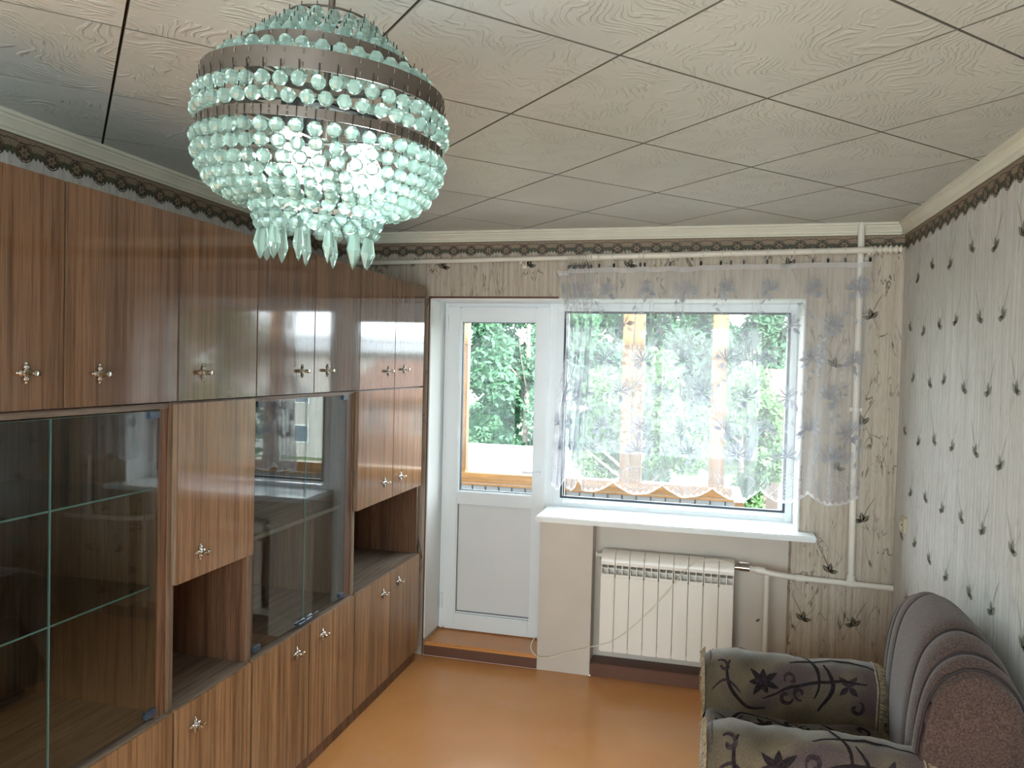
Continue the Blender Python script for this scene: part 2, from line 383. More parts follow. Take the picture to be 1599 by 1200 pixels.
def part(name, mb, m, parent=None, smooth=False, label=None, kind=None, loc=None, local=False, fixn=True):
    """world-space mesh builder -> object; the mesh is made relative to the parent's place (or to loc, a world point)"""
    base = wloc(parent) if parent else Vector((0, 0, 0))
    if isinstance(mb, MB):
        org = Vector(loc) if loc is not None else base
        if not local: mb.v = [(p[0]-org.x, p[1]-org.y, p[2]-org.z) for p in mb.v]
        me = mb.mesh(name, smooth, fixn); me.materials.append(m)
    else: me = mb
    o = bpy.data.objects.new(name, me); COL.objects.link(o); o.parent = parent
    if local: o.location = loc or (0, 0, 0)
    else: o.location = (Vector(loc)-base) if loc is not None else (0, 0, 0)
    if label: o['label'] = label
    if kind: o['kind'] = kind
    return o
def struct(name, mb, m, parent=None, smooth=False): return part(name, mb, m, parent, smooth, kind='structure' if parent is None else None)
def dup(o, parent=None, loc=None):
    c = o.copy(); COL.objects.link(c); c.parent = parent
    if loc is not None: c.location = loc
    for ch in list(o.children): dup(ch, c)
    return c
def bez(pts, n=8):
    """Catmull-Rom through pts"""
    P = [Vector(p) for p in pts]; out = []
    for i in range(len(P)-1):
        p0 = P[max(i-1, 0)]; p1 = P[i]; p2 = P[i+1]; p3 = P[min(i+2, len(P)-1)]
        for k in range(n):
            t = k/n; out.append(.5*((2*p1)+(-p0+p2)*t+(2*p0-5*p1+4*p2-p3)*t*t+(-p0+3*p1-3*p2+p3)*t**3))
    out.append(P[-1]); return out
# flat print motifs: 2-D outlines
def leaf2(cx, cy, ang, L, wd, n=7):
    ca, sa = math.cos(ang), math.sin(ang); pts = []
    for k in range(n+1):
        t = k/n; pts.append((t*L, wd*math.sin(PI*t**.8)))
    for k in range(n-1, 0, -1):
        t = k/n; pts.append((t*L, -wd*math.sin(PI*t**.8)))
    return [(cx+x*ca-y*sa, cy+x*sa+y*ca) for x, y in pts]
def ribbon2(pts, w, taper=True):
    out = []; n = len(pts); L_, R_ = [], []
    for i, p in enumerate(pts):
        a = pts[max(i-1, 0)]; b = pts[min(i+1, n-1)]; dx, dy = b[0]-a[0], b[1]-a[1]; l = math.hypot(dx, dy) or 1
        ww = w*(.35+.65*math.sin(PI*(i+.5)/n)) if taper else w
        L_.append((p[0]-dy/l*ww, p[1]+dx/l*ww)); R_.append((p[0]+dy/l*ww, p[1]-dx/l*ww))
    return [[L_[i], L_[i+1], R_[i+1], R_[i]] for i in range(n-1)]
def arc2(cx, cy, r0, r1, a0, a1, n=10): return [(cx+(r0+(r1-r0)*k/n)*math.cos(a0+(a1-a0)*k/n), cy+(r0+(r1-r0)*k/n)*math.sin(a0+(a1-a0)*k/n)) for k in range(n+1)]

# ================================================================== THE SETTING
# ---- floor
struct('floor', MB().box((XL-.3, YB-.1, -.12), (XR+.3, YW, 0)), M['floor'])
# ---- walls
struct('wall_left', MB().box((XL-.2, YB-.1, 0), (XL, YW, H)), M['paper_side'])
struct('wall_right', MB().box((XR, YB-.1, 0), (XR+.2, YW, H)), M['paper_side'])
mb = MB()                                                   # back wall behind the camera; large unseen window added for fill daylight
BX0, BX1, BZ0, BZ1 = -2.0, .8, .45, 2.35
mb.box((XL, YB-.3, 0), (BX0, YB, H)); mb.box((BX1, YB-.3, 0), (XR, YB, H)); mb.box((BX0, YB-.3, 0), (BX1, YB, BZ0)); mb.box((BX0, YB-.3, BZ1), (BX1, YB, H))
struct('wall_back', mb, M['paper_side'])
w2 = empty('fill_window', ((BX0+BX1)/2, YB-.2, BZ0), kind='structure')
fm = MB()
for a, b in (((BX0, BZ0), (BX1, BZ0+.07)), ((BX0, BZ1-.07), (BX1, BZ1)), ((BX0, BZ0), (BX0+.07, BZ1)), ((BX1-.07, BZ0), (BX1, BZ1)), ((-.64, BZ0), (-.56, BZ1))):
    fm.box((a[0], YB-.23, a[1]), (b[0], YB-.17, b[1]), .004)
part('window_frame', fm, M['pvc'], w2)
part('glass_pane', MB().box((BX0+.05, YB-.205, BZ0+.05), (BX1-.05, YB-.195, BZ1-.05)), M['pane'], w2)
# window wall
OX0, OX1, OZ1 = -1.5584, .5001, 2.1053                       # opening: door left part, window right part
PX0, PX1, NX1 = -.8717, -.5703, .4712                        # pier, niche
SZ = .868                                                    # underside level of the sill
wt = .46
mb = MB()
mb.box((XL-.2, YW, 0), (OX0, YW+wt, H)); mb.box((NX1+.0, YW, 0), (XR+.2, YW+wt, SZ)); mb.box((OX1, YW, SZ), (XR+.2, YW+wt, H)); mb.box((OX0, YW, OZ1), (OX1, YW+wt, H))
struct('wall_front', mb, M['paper_front'])
NY = YW+.125
pier = part('pier', MB().box((PX0, YW-.006, 0), (PX1, YW+wt-.02, SZ-.002), .003), M['pier_paint'], kind='structure')
struct('niche_wall', MB().box((PX1, NY, 0), (NX1, YW+wt-.02, SZ-.002)), M['pier_paint'])
struct('trim_1', MB().box((PX1+.002, YW-.004, 0), (NX1+.2, NY, .075), .004), M['brown_trim'])
# smooth white reveals of the opening
mb = MB(); e = .006
mb.box((OX0-.002, YW-.004, .1), (OX0+e, YF+.05, OZ1)); mb.box((OX1-e, YW-.004, SZ+.02), (OX1+.002, YF+.05, OZ1)); mb.box((OX0, YW-.004, OZ1-e), (OX1, YF+.05, OZ1+.002))
struct('trim_2', mb, M['plaster'])
mb = MB().box((OX0-.009, YW-.006, 0), (OX0-.001, YW+.001, OZ1+.01)).box((OX0-.009, YW-.006, OZ1), (-.8, YW+.001, OZ1+.012))
struct('trim_3', mb, M['brown_trim'])
# door step
st = part('door_step', MB().box((OX0, YW+.004, 0), (PX0, YF+.15, .078), .006), M['floor'], kind='structure')
part('step_front_board', MB().box((OX0+.002, YW+.0, .0), (PX0-.002, YW+.006, .058), .001), M['brown_trim'], st)
# ---- ceiling with diagonal square tiles
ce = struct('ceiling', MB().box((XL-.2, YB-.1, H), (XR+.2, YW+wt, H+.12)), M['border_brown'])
def clip(poly, ax, v, keep_less):
    out = []
    for i in range(len(poly)):
        a, b = poly[i], poly[(i+1) % len(poly)]
        ia = (a[ax] < v) == keep_less; ib = (b[ax] < v) == keep_less
        if ia: out.append(a)
        if ia != ib:
            t = (v-a[ax])/(b[ax]-a[ax]); out.append((a[0]+(b[0]-a[0])*t, a[1]+(b[1]-a[1])*t))
    return out
hs = .368; g = .0042
def tile_mesh(poly, name):
    cx = sum(p[0] for p in poly)/len(poly); cyy = sum(p[1] for p in poly)/len(poly)
    n = len(poly); v = []; f = []
    for k, (inset, z) in enumerate(((0, H-.001), (0, H-.011), (.0012, H-.012))):
        for p in poly:
            d = math.hypot(p[0]-cx, p[1]-cyy) or 1; q = 1-inset/d
            v.append((cx+(p[0]-cx)*q, cyy+(p[1]-cyy)*q, z))
    for k in range(2): f += [(k*n+i, k*n+(i+1) % n, (k+1)*n+(i+1) % n, (k+1)*n+i) for i in range(n)]
    f.append(tuple(range(2*n, 3*n)))
    return MB().add(v, f), (cx, cyy, H)
for i in range(-8, 5):
    for j in range(-11, 8):
        if (i+j) % 2 == 0: continue                          # tile centres sit on the odd nodes
        cx, cyy = .147+i*hs, 2.22+j*hs
        poly = [(cx+hs-g, cyy), (cx, cyy+hs-g), (cx-hs+g, cyy), (cx, cyy-hs+g)]
        for ax, v, kl in ((0, XL, False), (0, XR, True), (1, YB, False), (1, YW, True)):
            if poly: poly = clip(poly, ax, v, kl)
        if len(poly) < 3: continue
        ar = abs(sum(poly[q][0]*poly[(q+1) % len(poly)][1]-poly[(q+1) % len(poly)][0]*poly[q][1] for q in range(len(poly))))/2
        if ar < .004: continue
        tm, c = tile_mesh(poly, 'ceiling_tile')
        o = part('ceiling_tile', tm, M['tile'], ce, loc=c); o.data.materials.append(M['joint_dark'])
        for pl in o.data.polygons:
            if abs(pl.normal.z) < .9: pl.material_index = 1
# ---- cornices (foam moulding), profile in (out from wall, down from ceiling)
prof = [(0, .058), (.006, .058), (.008, .050), (.014, .046), (.015, .038), (.024, .026), (.030, .020), (.031, .014), (.040, .011), (.041, .004), (.041, 0), (0, 0)]
zt = H-.012
def cornice(name, P0, P1, nrm):
    d = Vector(P1)-Vector(P0); nv = Vector(nrm)
    mb = MB(); mb.prism(prof, lambda p: Vector(P0)+nv*p[0]+Vector((0, 0, -p[1])), lambda p: Vector(P1)+nv*p[0]+Vector((0, 0, -p[1])))
    return mb
struct('cornice_left', cornice('', (XL, YB, zt), (XL, YW, zt), (1, 0, 0)), M['cornice'])
struct('cornice_right', cornice('', (XR, YB, zt), (XR, YW, zt), (-1, 0, 0)), M['cornice'])
struct('cornice_front', cornice('', (XL+.02, YW, zt), (XR-.02, YW, zt), (0, -1, 0)), M['cornice'])
# ---- wallpaper border: tan band, green scallops, rosettes (flat print laid on the wall)
def border(name, P0, P1, nrm, zt_, h, parent):
    P0, P1, nv = Vector(P0), Vector(P1), Vector(nrm); L = (P1-P0).length; d = (P1-P0)/L
    def put(mb, poly, off): 
        n = len(poly); mb.add([P0+d*u+nv*off+Vector((0, 0, -w)) for u, w in poly], [tuple(range(n))])
    per = .105
    a, b, c = MB(), MB(), MB()
    nper = int(L/per)+1
    put(a, [(0, 0), (L, 0), (L, h*.66), (0, h*.66)], .0006)
    put(c, [(0, 0), (L, 0), (L, h*.05), (0, h*.05)], .0012)
    for k in range(nper):
        u0 = k*per
        # scallop swag: darker green ribbon between rosettes with a saw-tooth lower edge
        m = 24; top = []; bot = []
        for q in range(m+1):
            t = q/m; u = min(u0+per*t, L)
            sag = .60-.13*math.sin(PI*t)
            top.append((u, h*sag)); tooth = .13*(1-abs(((t*6) % 1)*2-1))
            bot.append((u, h*(.72+.06*math.cos(2*PI*t)+tooth)))
        for q in range(m): put(b, [top[q], top[q+1], bot[q+1], bot[q]], .0010)
        # lace line above the swag
        ln = [(min(u0+per*q/10, L), h*(.30-.10*math.sin(PI*q/10)+.03*math.sin(q*2.5))) for q in range(11)]
        for r in ribbon2(ln, .0016, False): put(c, r, .0014)
        if u0+.02 < L:
            put(c, [(u0+.025*math.cos(q*PI/8), h*.60+.025*math.sin(q*PI/8)) for q in range(16)], .0015)
            for q in range(6): put(a, leaf2(u0, h*.60, q*PI/3, .021, .0052), .0018)
            cc = arc2(u0, h*.60, .030, .030, 0, 2*PI, 14)
            for r in ribbon2(cc, .0018, False): put(c, r, .0018)
            put(b, [(u0+.006*math.cos(q), h*.60+.006*math.sin(q)) for q in (0, 1, 2, 3, 4, 5)], .0020)
    e = empty(name, P0, kind='structure')
    part('border_ground', a, M['border_tan'], e, fixn=False); part('border_swag', b, M['border_green'], e, fixn=False, kind='stuff'); part('border_rosettes', c, M['border_brown'], e, fixn=False, kind='stuff')
zb = zt-.056
border('trim_4', (XL, 0, zb), (XL, YW, zb), (1, 0, 0), zb, .088, None)
border('trim_5', (XL, YW, zb), (XR, YW, zb), (0, -1, 0), zb, .088, None)
border('trim_6', (XR, 0, zb), (XR, YW, zb), (-1, 0, 0), zb, .088, None)
# ---- leaf sprigs printed on the wallpaper
def sprig(mb, put, u, v, s, flip, stem=True):
    f = -1 if flip else 1
    for ang, L, wd in ((PI/2+.15*f, .052, .0125), (PI/2-.75*f, .050, .012), (PI-.15 if f > 0 else .15, .046, .011), (PI/2+1.1*f, .03, .008)):
        # two half leaves leave a pale mid-rib
        for sg in (-1, 1):
            ca, sa = math.cos(ang), math.sin(ang); n = 6
            edge = [(t/n*L, sg*(wd*math.sin(PI*(t/n)**.8))) for t in range(n+1)]; rib = [(L*(n-t)/n, sg*.0009) for t in range(1, n)]
            pts = [(u+(x*ca-y*sa)*s, v+(x*sa+y*ca)*s) for x, y in edge+rib]
            mb.add([put(p) for p in pts], [tuple(range(len(pts)))])
    if stem:
        st = [(u+f*(.002+.055*t**1.4)*s, v+(.01+.12*t)*s) for t in [q/8 for q in range(9)]]
        for r in ribbon2(st, .0016*s): mb.add([put(p) for p in r], [(0, 1, 2, 3)])
        st = [(u-f*(.06*t+.015*math.sin(3*t))*s, v+(.01+.085*t)*s) for t in [q/8 for q in range(9)]]
        for r in ribbon2(st, .0010*s): mb.add([put(p) for p in r], [(0, 1, 2, 3)])
        st = [(u+f*(.01+.03*t)*s, v-(.0+.06*t)*s) for t in [q/6 for q in range(7)]]
        for r in ribbon2(st, .0010*s): mb.add([put(p) for p in r], [(0, 1, 2, 3)])
mbf = MB(); mbs = MB()
k = 0
for row in range(9):
    for c in range(12):
        x = XL+.12+c*.27+(row % 2)*.135+random.uniform(-.02, .02); z = .16+row*.265+random.uniform(-.02, .02)
        if x > XR-.05 or z > 2.29: continue
        inside_open = (OX0-.07 < x < OX1+.075 and z > SZ-.13 and z < OZ1+.02) or (OX0-.08 < x < NX1+.06 and z < SZ+.1) 
        if inside_open or (z > 2.0 and OX0-.07 < x < OX1+.05 and z < OZ1+.075): continue
        sprig(mbf, lambda p: (p[0], YW-.0008, p[1]), x, z, 1.0, (row+c) % 2 == 0)
sp = part('wallpaper_sprigs', mbf, M['leaf_print'], None, kind='structure', fixn=False)
for row in range(9):
    for c in range(22):
        y = -.9+c*.24+(row % 2)*.12+random.uniform(-.02, .02); z = .18+row*.25+random.uniform(-.02, .02)
        if y > YW-.06 or z > 2.28: continue
        sprig(mbs, lambda p: (XR-.0008, p[0], p[1]), y, z, .95, (row+c) % 2 == 0)
        sprig(mbs, lambda p: (XL+.0008, p[0], p[1]), y, z, .95, (row+c) % 2 == 1)
part('wallpaper_sprigs', mbs, M['leaf_print_pale'], None, kind='structure', fixn=False)
# one stray scrap of leaf print left on the niche wall
mb = MB(); mb.add([(p[0], NY-.001, p[1]) for p in leaf2(.315, .36, .7, .03, .007)], [tuple(range(14))]); part('paper_scrap', mb, M['leaf_print'], kind='structure', fixn=False)

# ---- balcony door (door_1) and window (window_1)
def frame(x0, z0, x1, z1, w, y0, y1, c=.006, sides='LRTB'):
    mb = MB()
    if 'L' in sides: mb.box((x0, y0, z0), (x0+w, y1, z1), c)
    if 'R' in sides: mb.box((x1-w, y0, z0), (x1, y1, z1), c)
    if 'T' in sides: mb.box((x0+w-.001, y0, z1-w), (x1-w+.001, y1, z1), c)
    if 'B' in sides: mb.box((x0+w-.001, y0, z0), (x1-w+.001, y1, z0+w), c)
    return mb
d1 = empty('door_1', (-1.21, YF, .09), kind='structure')
fr = frame(-1.556, .085, -.8675, 2.1045, .032, YF, YF+.07, sides='LTB'); fr.box((-.90, YF, .085), (-.843, YF+.07, 2.1045), .006)
part('door_frame', fr, M['pvc'], d1)
lx0, lx1, lz0, lz1 = -1.526, -.893, .105, 2.074
lf = frame(lx0, lz0, lx1, lz1, .084, YF-.018, YF+.05)
lf.box((lx0+.083, YF-.018, .868), (lx1-.083, YF+.05, .948), .005)
leaf = part('door_leaf', lf, M['pvc'], d1)
gb = frame(lx0+.078, .94, lx1-.068, lz1-.080, .012, YF-.006, YF+.03, .003)
gb.v and None
part('glazing_bead', gb, M['pvc'], leaf)
part('gasket', frame(lx0+.088, .950, lx1-.078, lz1-.090, .006, YF+.004, YF+.03, 0), M['gasket'], leaf)
part('glass_pane', MB().box((lx0+.09, YF+.014, .952), (lx1-.08, YF+.019, lz1-.092)), M['pane'], leaf)
part('lower_panel', MB().box((lx0+.066, YF+.008, .17), (lx1-.066, YF+.03, .872)), M['panel_pvc'], leaf, label='pale grey solid lower panel')
part('gasket', frame(lx0+.083, .20, lx1-.064, .868, .004, YF+.0035, YF+.012, 0), M['gasket'], leaf)
part('panel_bead', frame(lx0+.067, .172, lx1-.067, .88, .014, YF-.008, YF+.02, .003), M['pvc'], leaf)
hd = MB().box((-.942, YF-.028, 1.06), (-.918, YF-.018, 1.12), .003); hd.tube([(-.93, YF-.02, 1.092), (-.93, YF-.055, 1.092), (-.938, YF-.06, 1.092), (-1.03, YF-.06, 1.092)], .007, 8)
part('door_handle', hd, M['pvc'], leaf, smooth=True)
for z in (.22, 1.93):
    part('hinge', MB().tube([(lx0-.004, YF-.022, z), (lx0-.004, YF-.022, z+.09)], .0075, 10), M['pvc'], d1, smooth=True)
w1 = empty('window_1', (-.17, YF, .9), kind='structure')
part('window_frame', frame(-.843, .868, .4975, 2.1045, .052, YF, YF+.07), M['pvc'], w1)
part('window_bead', frame(-.815, .93, .463, 2.068, .024, YF-.008, YF+.05, .005), M['pvc'], w1)
gx0, gx1, gz0, gz1 = -.800, .449, .953, 2.046
part('gasket', frame(gx0-.006, gz0-.006, gx1+.006, gz1+.006, .012, YF-.0095, YF+.02, 0), M['gasket'], w1)
part('glass_pane', MB().box((gx0, YF+.014, gz0), (gx1, YF+.019, gz1)), M['pane'], w1)
mb = MB().box((PX0-.005, YW-.122, .868), (.575, YW-.0, .898), .005).box((PX0+.001, YW-.02, .87), (OX1-.007, YF+.002, .8975), .0)
part('window_sill', mb, M['sill'], w1)

# ================================================================== OUTSIDE
BYN = 5.2
mb = MB().box((-2.6, YW+wt, -.22), (.26, 5.3, -.04))
part('balcony_slab', mb, M['yard'], kind='structure')
rail = empty('balcony_parapet', (-1.1, 5.25, -.04), 'orange varnished balcony rail over pale vertical siding outside the window', 'railing')
part('top_rail', MB().box((-2.6, 5.17, .905), (.255, 5.29, .945), .006), M['orange_wood'], rail)
part('rail_board', MB().box((-2.6, 5.195, .868), (.248, 5.212, .906), .003), M['orange_wood'], rail)
part('rail_board', MB().box((-2.6, 5.188, .853), (.248, 5.21, .866), .003), M['orange_wood'], rail)
part('end_rail', MB().box((.20, YW+wt+.02, .905), (.255, 5.17, .945), .004), M['orange_wood'], rail)
sid = MB(); x = -2.58; sx = []
while x < .24: sx.append(x); x += .098
p0 = part('siding_panel', MB().box((-.045, -.006, 0), (.045, .006, .89), .003), M['siding'], rail, local=True, loc=(sx[0]+.049+1.1, 5.215-5.25, 0))
for q in sx[1:]:
    c = p0.copy(); COL.objects.link(c); c.parent = rail; c.location = (q+.049+1.1, 5.215-5.25, 0)
part('siding_backing', MB().box((-2.6, 5.223, -.04), (.25, 5.235, .86)), M['siding_gap'], rail)
for a, b, lb, yy in ((-.545, -.475, 'thick pinkish orange balcony post, left half of the pair beside the left curtain folds', 5.23), (-.468, -.398, 'thick pinkish orange balcony post, right half of the pair beside the left curtain folds', 5.23), (.05, .15, 'slimmer orange balcony post near the right end of the rail', 5.23), (-1.70, -1.655, 'narrow orange post at the left edge of the balcony door glass', 5.23)):
    t = empty('balcony_post', ((a+b)/2, yy, .945), lb, 'post')
    part('shaft', MB().box((a, yy-.035, .945), (b, yy+.035, 2.55), .004), M['post_wood'], t)
    part('foot_block', MB().box((a-.002, yy-.045, .945), (b+.002, yy+.045, .965), .003), M['orange_wood'], t)
tag(part('clothes_line', MB().tube([(-2.4, 5.194, 1.868), (-1.4, 5.194, 1.866), (0, 5.194, 1.885), (.15, 5.194, 1.888)], .0016, 5), M['wire']), 'thin dark clothes line stretched across outside the panes', 'line')
# ground and far things; we look from the second floor
GZ = -5.2
struct('ground', MB().box((-90, 5.6, GZ-.3), (90, 120, GZ)), M['ground'])
struct('path', MB().box((-8, 9, GZ), (20, 17, GZ+.03)), M['yard'])
def house(x, y, w, d, h, roofh, wm, rm, label, rows, cols, z0=GZ, hip=True):
    t = empty('house', (x, y, z0), label, 'building')
    part('wall', MB().box((x-w/2, y-d/2, z0), (x+w/2, y+d/2, z0+h)), wm, t)
    o = .4; zz = z0+h
    r = MB().add([(x-w/2-o, y-d/2-o, zz), (x+w/2+o, y-d/2-o, zz), (x+w/2+o, y+d/2+o, zz), (x-w/2-o, y+d/2+o, zz), (x-w/2-o, y, zz+roofh), (x+w/2+o, y, zz+roofh), (x-w/2-o, y-d/2-o, zz-.15), (x+w/2+o, y-d/2-o, zz-.15), (x+w/2+o, y+d/2+o, zz-.15), (x-w/2-o, y+d/2+o, zz-.15)],
                 [(0, 1, 5, 4), (2, 3, 4, 5), (0, 4, 3), (1, 2, 5), (6, 7, 1, 0), (7, 8, 2, 1), (8, 9, 3, 2), (9, 6, 0, 3), (6, 9, 8, 7)])
    part('roof', r, rm, t)
    for i in range(rows):
        for j in range(cols):
            cx = x-w/2+w*(j+.5)/cols; cz = z0+1.0+i*2.8
            f = part('window', frame(cx-.6, cz, cx+.6, cz+1.3, .09, y-d/2-.04, y-d/2+.02, 0), M['far_frame'], t)
            part('pane', MB().box((cx-.55, y-d/2-.02, cz+.05), (cx+.55, y-d/2-.005, cz+1.25)), M['far_pane'], f)
    return t
house(-8.6, 26, 7.5, 7, 2.7, 1.35, M['house_white'], M['roof_grey'], 'low white garage with pale grey gable roof below the birches, through the door glass', 1, 3)
house(7.4, 34, 9, 7, 5.4, 1.6, M['house_pink'], M['roof_brown'], 'pinkish two storey house with rust brown roof at the right of the window', 2, 4)
house(6.2, 20, 7.0, 4.5, 2.4, .7, M['house_cream'], M['roof_grey'], 'low cream shed with flat pale roof in the lower right of the window', 1, 2)
house(19, 52, 24, 8, 7.6, 1.2, M['house_white'], M['roof_grey'], 'long white building with bright roof far behind the trees', 2, 9)
def tree(name, label, x, y, h, r, lm, seed, n=9000, ls=.16, trunk=True, squash=1.0):
    rnd = random.Random(seed); t = empty(name, (x, y, GZ), label, 'tree', 'trees beyond the balcony')
    tr = MB(); tr.tube([(x, y, GZ), (x+.1, y, GZ+h*.4), (x+.05, y+.1, GZ+h*.92)], [.16, .11, .02], 8)
    for q in range(9):
        a = rnd.uniform(0, 2*PI); z = GZ+h*rnd.uniform(.25, .7); tr.tube([(x+.08, y, z), (x+math.cos(a)*r*.5, y+math.sin(a)*r*.5, z+h*.1), (x+math.cos(a)*r*.8, y+math.sin(a)*r*.8, z+h*.16)], [.05, .03, .01], 5)
    part('trunk', tr, M['bark'], t)
    blobs = []
    for q in range(34):
        f = rnd.uniform(.12, 1.0); rr = r*math.sin(PI*min(1, (1-f)*.85+.12))**.7
        a = rnd.uniform(0, 2*PI); d = rr*math.sqrt(rnd.random())*.85
        blobs.append((x+d*math.cos(a), y+d*math.sin(a), GZ+h*f, rnd.uniform(.22, .42)*r))
    V = []; F = []
    for q in range(n):
        b = blobs[rnd.randrange(len(blobs))]
        u = rnd.gauss(0, 1), rnd.gauss(0, 1), rnd.gauss(0, 1); l = math.sqrt(sum(k*k for k in u)) or 1; rad = b[3]*rnd.random()**.4
        c = (b[0]+u[0]/l*rad, b[1]+u[1]/l*rad, b[2]+u[2]/l*rad*squash)
        a1 = Vector((rnd.gauss(0, 1), rnd.gauss(0, 1), rnd.gauss(0, 1))).normalized(); a2 = a1.orthogonal().normalized(); s = ls*rnd.uniform(.6, 1.3)
        o = len(V)
        V += [(c[0]-a1.x*s, c[1]-a1.y*s, c[2]-a1.z*s), (c[0]-a2.x*s*.5, c[1]-a2.y*s*.5, c[2]-a2.z*s*.5), (c[0]+a1.x*s, c[1]+a1.y*s, c[2]+a1.z*s), (c[0]+a2.x*s*.5, c[1]+a2.y*s*.5, c[2]+a2.z*s*.5)]
        F.append((o, o+1, o+2, o+3))
    m = MB(); m.v = V; m.f = F
    part('foliage', m, lm, t, kind='stuff', fixn=False)
tree('birch_tree', 'tall green birch filling the left half of the door glass', -11.0, 33, 15, 3.0, M['leaf_a'], 3, 18000, .16)
tree('birch_tree', 'tall green birch filling the right half of the door glass', -8.0, 34, 16, 3.1, M['leaf_a'], 4, 18000, .16)
tree('lime_tree', 'green tree between the two wooden posts in the window', -1.6, 19, 6.9, 1.7, M['leaf_b'], 6, 15000, .10)
tree('lime_tree', 'bushy light green tree right of the slim post in the window', 1.2, 26, 6.6, 1.8, M['leaf_b'], 7, 14000, .11)
tree('maple_tree', 'darker tree behind the thick pair of posts', -2.9, 32, 9.5, 1.9, M['leaf_c'], 8, 12000, .15)
tree('bush', 'low yellow green bush beside the path below the window', -.9, 14.5, 3.2, .9, M['leaf_b'], 11, 6000, .08)
tree('lime_tree', 'nearest green tree mirrored in the polished cabinet doors', 9.0, 16, 8.4, 2.3, M['leaf_b'], 31, 12000, .13)
tree('maple_tree', 'darker green tree mirrored in the polished cabinet doors', 13.5, 21, 10, 2.6, M['leaf_c'], 32, 12000, .15)
tree('birch_tree', 'tall birch mirrored in the small glass doors of the wall unit', 18.5, 24, 13, 3.0, M['leaf_a'], 33, 12000, .18)
for k, (x, y, h, lb) in enumerate(((-22, 50, 16, 'far pale tree furthest left beyond the birches'), (-15, 54, 17, 'far tree behind the birches of the door view'), (-8.5, 52, 15, 'far tree seen beside the left curtain folds'), (-2.5, 55, 12.5, 'far tree crown between the posts, behind the lime tree'), (3.5, 60, 11, 'far low tree crown just left of the long white building'))):
    tree('far_tree', lb, x, y, h, 4.2, M['leaf_c' if k % 2 else 'leaf_a'], 20+k, 11000, .30)

# ================================================================== WALL UNIT
y1, y2, y3, y4, y5, y6, y7 = 1.559, 1.9819, 2.4005, 2.813, 3.234, 3.6494, 4.0637
y0 = 1.136
ZT, ZM, ZN, ZB, Z0 = 2.165, 1.594, 1.021, .631, .07
XB = XL+.02; XF = XC-.020; T = .018
def make_knob():
    """flower shaped back plate with a barrel grip; local origin on the door face, +X towards the room"""
    mb = MB()
    mb.lathe([(0, 0), (.010, 0), (.010, .003), (.006, .006), (0, .006)], 12, axis='X')
    for k in range(4):
        a = k*PI/2
        c = Vector((.003, math.cos(a)*.014, math.sin(a)*.014)); L_ = .0095
        ring = [(0, -.003), (.55*.0075, -.0022), (.0075, 0), (.55*.0075, .0035), (0, .0045)]
        mb.lathe([(r*1.0, h) for r, h in ring], 8, c=c, axis='X')
        c2 = Vector((.002, math.cos(a)*.023, math.sin(a)*.023)); mb.lathe([(0, -.001), (.0042, 0), (0, .0045)], 6, c=c2, axis='X')
    me = mb.mesh('knob_plate', 50); me.materials.append(M['chrome'])
    g_ = MB().lathe([(.0045, .004), (.0045, .014), (.0065, .016), (.0075, .026), (.0068, .032), (0, .033)], 10, axis='X')
    me2 = g_.mesh('knob_grip', 50); me2.materials.append(M['chrome'])
    g2 = MB().tube([(.024, -.019, 0), (.024, .019, 0)], [.0050, .0062], 10)
    me3 = g2.mesh('knob_bar', 50); me3.materials.append(M['brass'])
    # joined: one small fitting
    bm = bmesh.new(); out = bpy.data.meshes.new('door_knob')
    for q in (me, me2, me3):
        s = len(bm.faces); bm.from_mesh(q)
        if q is me3:
            bm.faces.ensure_lookup_table()
            for f in bm.faces[s:]: f.material_index = 1
    bm.to_mesh(out); bm.free(); out.materials.append(M['chrome']); out.materials.append(M['brass'])
    return out
KNOB = make_knob()
def door(unit, ya, yb, za, zb_, m, knob=None, label=None, name='door'):
    gp = .0022
    d = part(name, MB().box((XC-T, ya+gp, za+gp), (XC, yb-gp, zb_-gp), .0016), m, unit, label=label)
    part('edge_band', MB().box((XC-T, ya+gp-.0009, za+gp+.002), (XC-.001, ya+gp, zb_-gp-.002)), M['wood_edge'], d)
    if knob:
        k = bpy.data.objects.new('knob', KNOB); COL.objects.link(k); k.parent = d
        k.location = Vector((XC, knob[0], knob[1]))-wloc(d)
    return d
def carcass(unit, ya, yb, za, zb_, m=None, back=True, top=True, bottom=True, inner=None):
    m = m or M['wood_dark']
    for a, b in ((ya, ya+.016), (yb-.016, yb)):
        p = part('side_panel', MB().box((XB, a+.0005, za), (XF, b-.0005, zb_)), m, unit)
        part('edge_strip', MB().box((XF-.0005, a+.001, za), (XF+.0012, b-.001, zb_)), M['wood_edge'], p)
    if top: part('top_panel', MB().box((XB, ya+.016, zb_-.016), (XF, yb-.016, zb_)), m, unit)
    if bottom: part('bottom_panel', MB().box((XB, ya+.016, za), (XF, yb-.016, za+.016)), m, unit)
    if back: part('back_panel', MB().box((XB, ya+.016, za+.016), (XB+.006, yb-.016, zb_-.016)), inner or M['wood_dark'], unit)
def base_unit(ya, yb, label, inner=None):
    """tall lower body from floor to the top box"""
    u = empty('wall_unit_section', ((XB+XF)/2, (ya+yb)/2, 0), label, 'cabinet', 'wall unit sections standing on the floor')
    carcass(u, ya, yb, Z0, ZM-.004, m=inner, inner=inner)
    part('plinth', MB().box((XB, ya+.004, 0), (XC-.022, yb-.004, Z0)), M['wood_dark'], u)
    part('counter_panel', MB().box((XB+.006, ya+.017, ZB-.016), (XF+.012, yb-.017, ZB), .001), M['wood_grey'], u, label='greyish worn counter board')
    return u
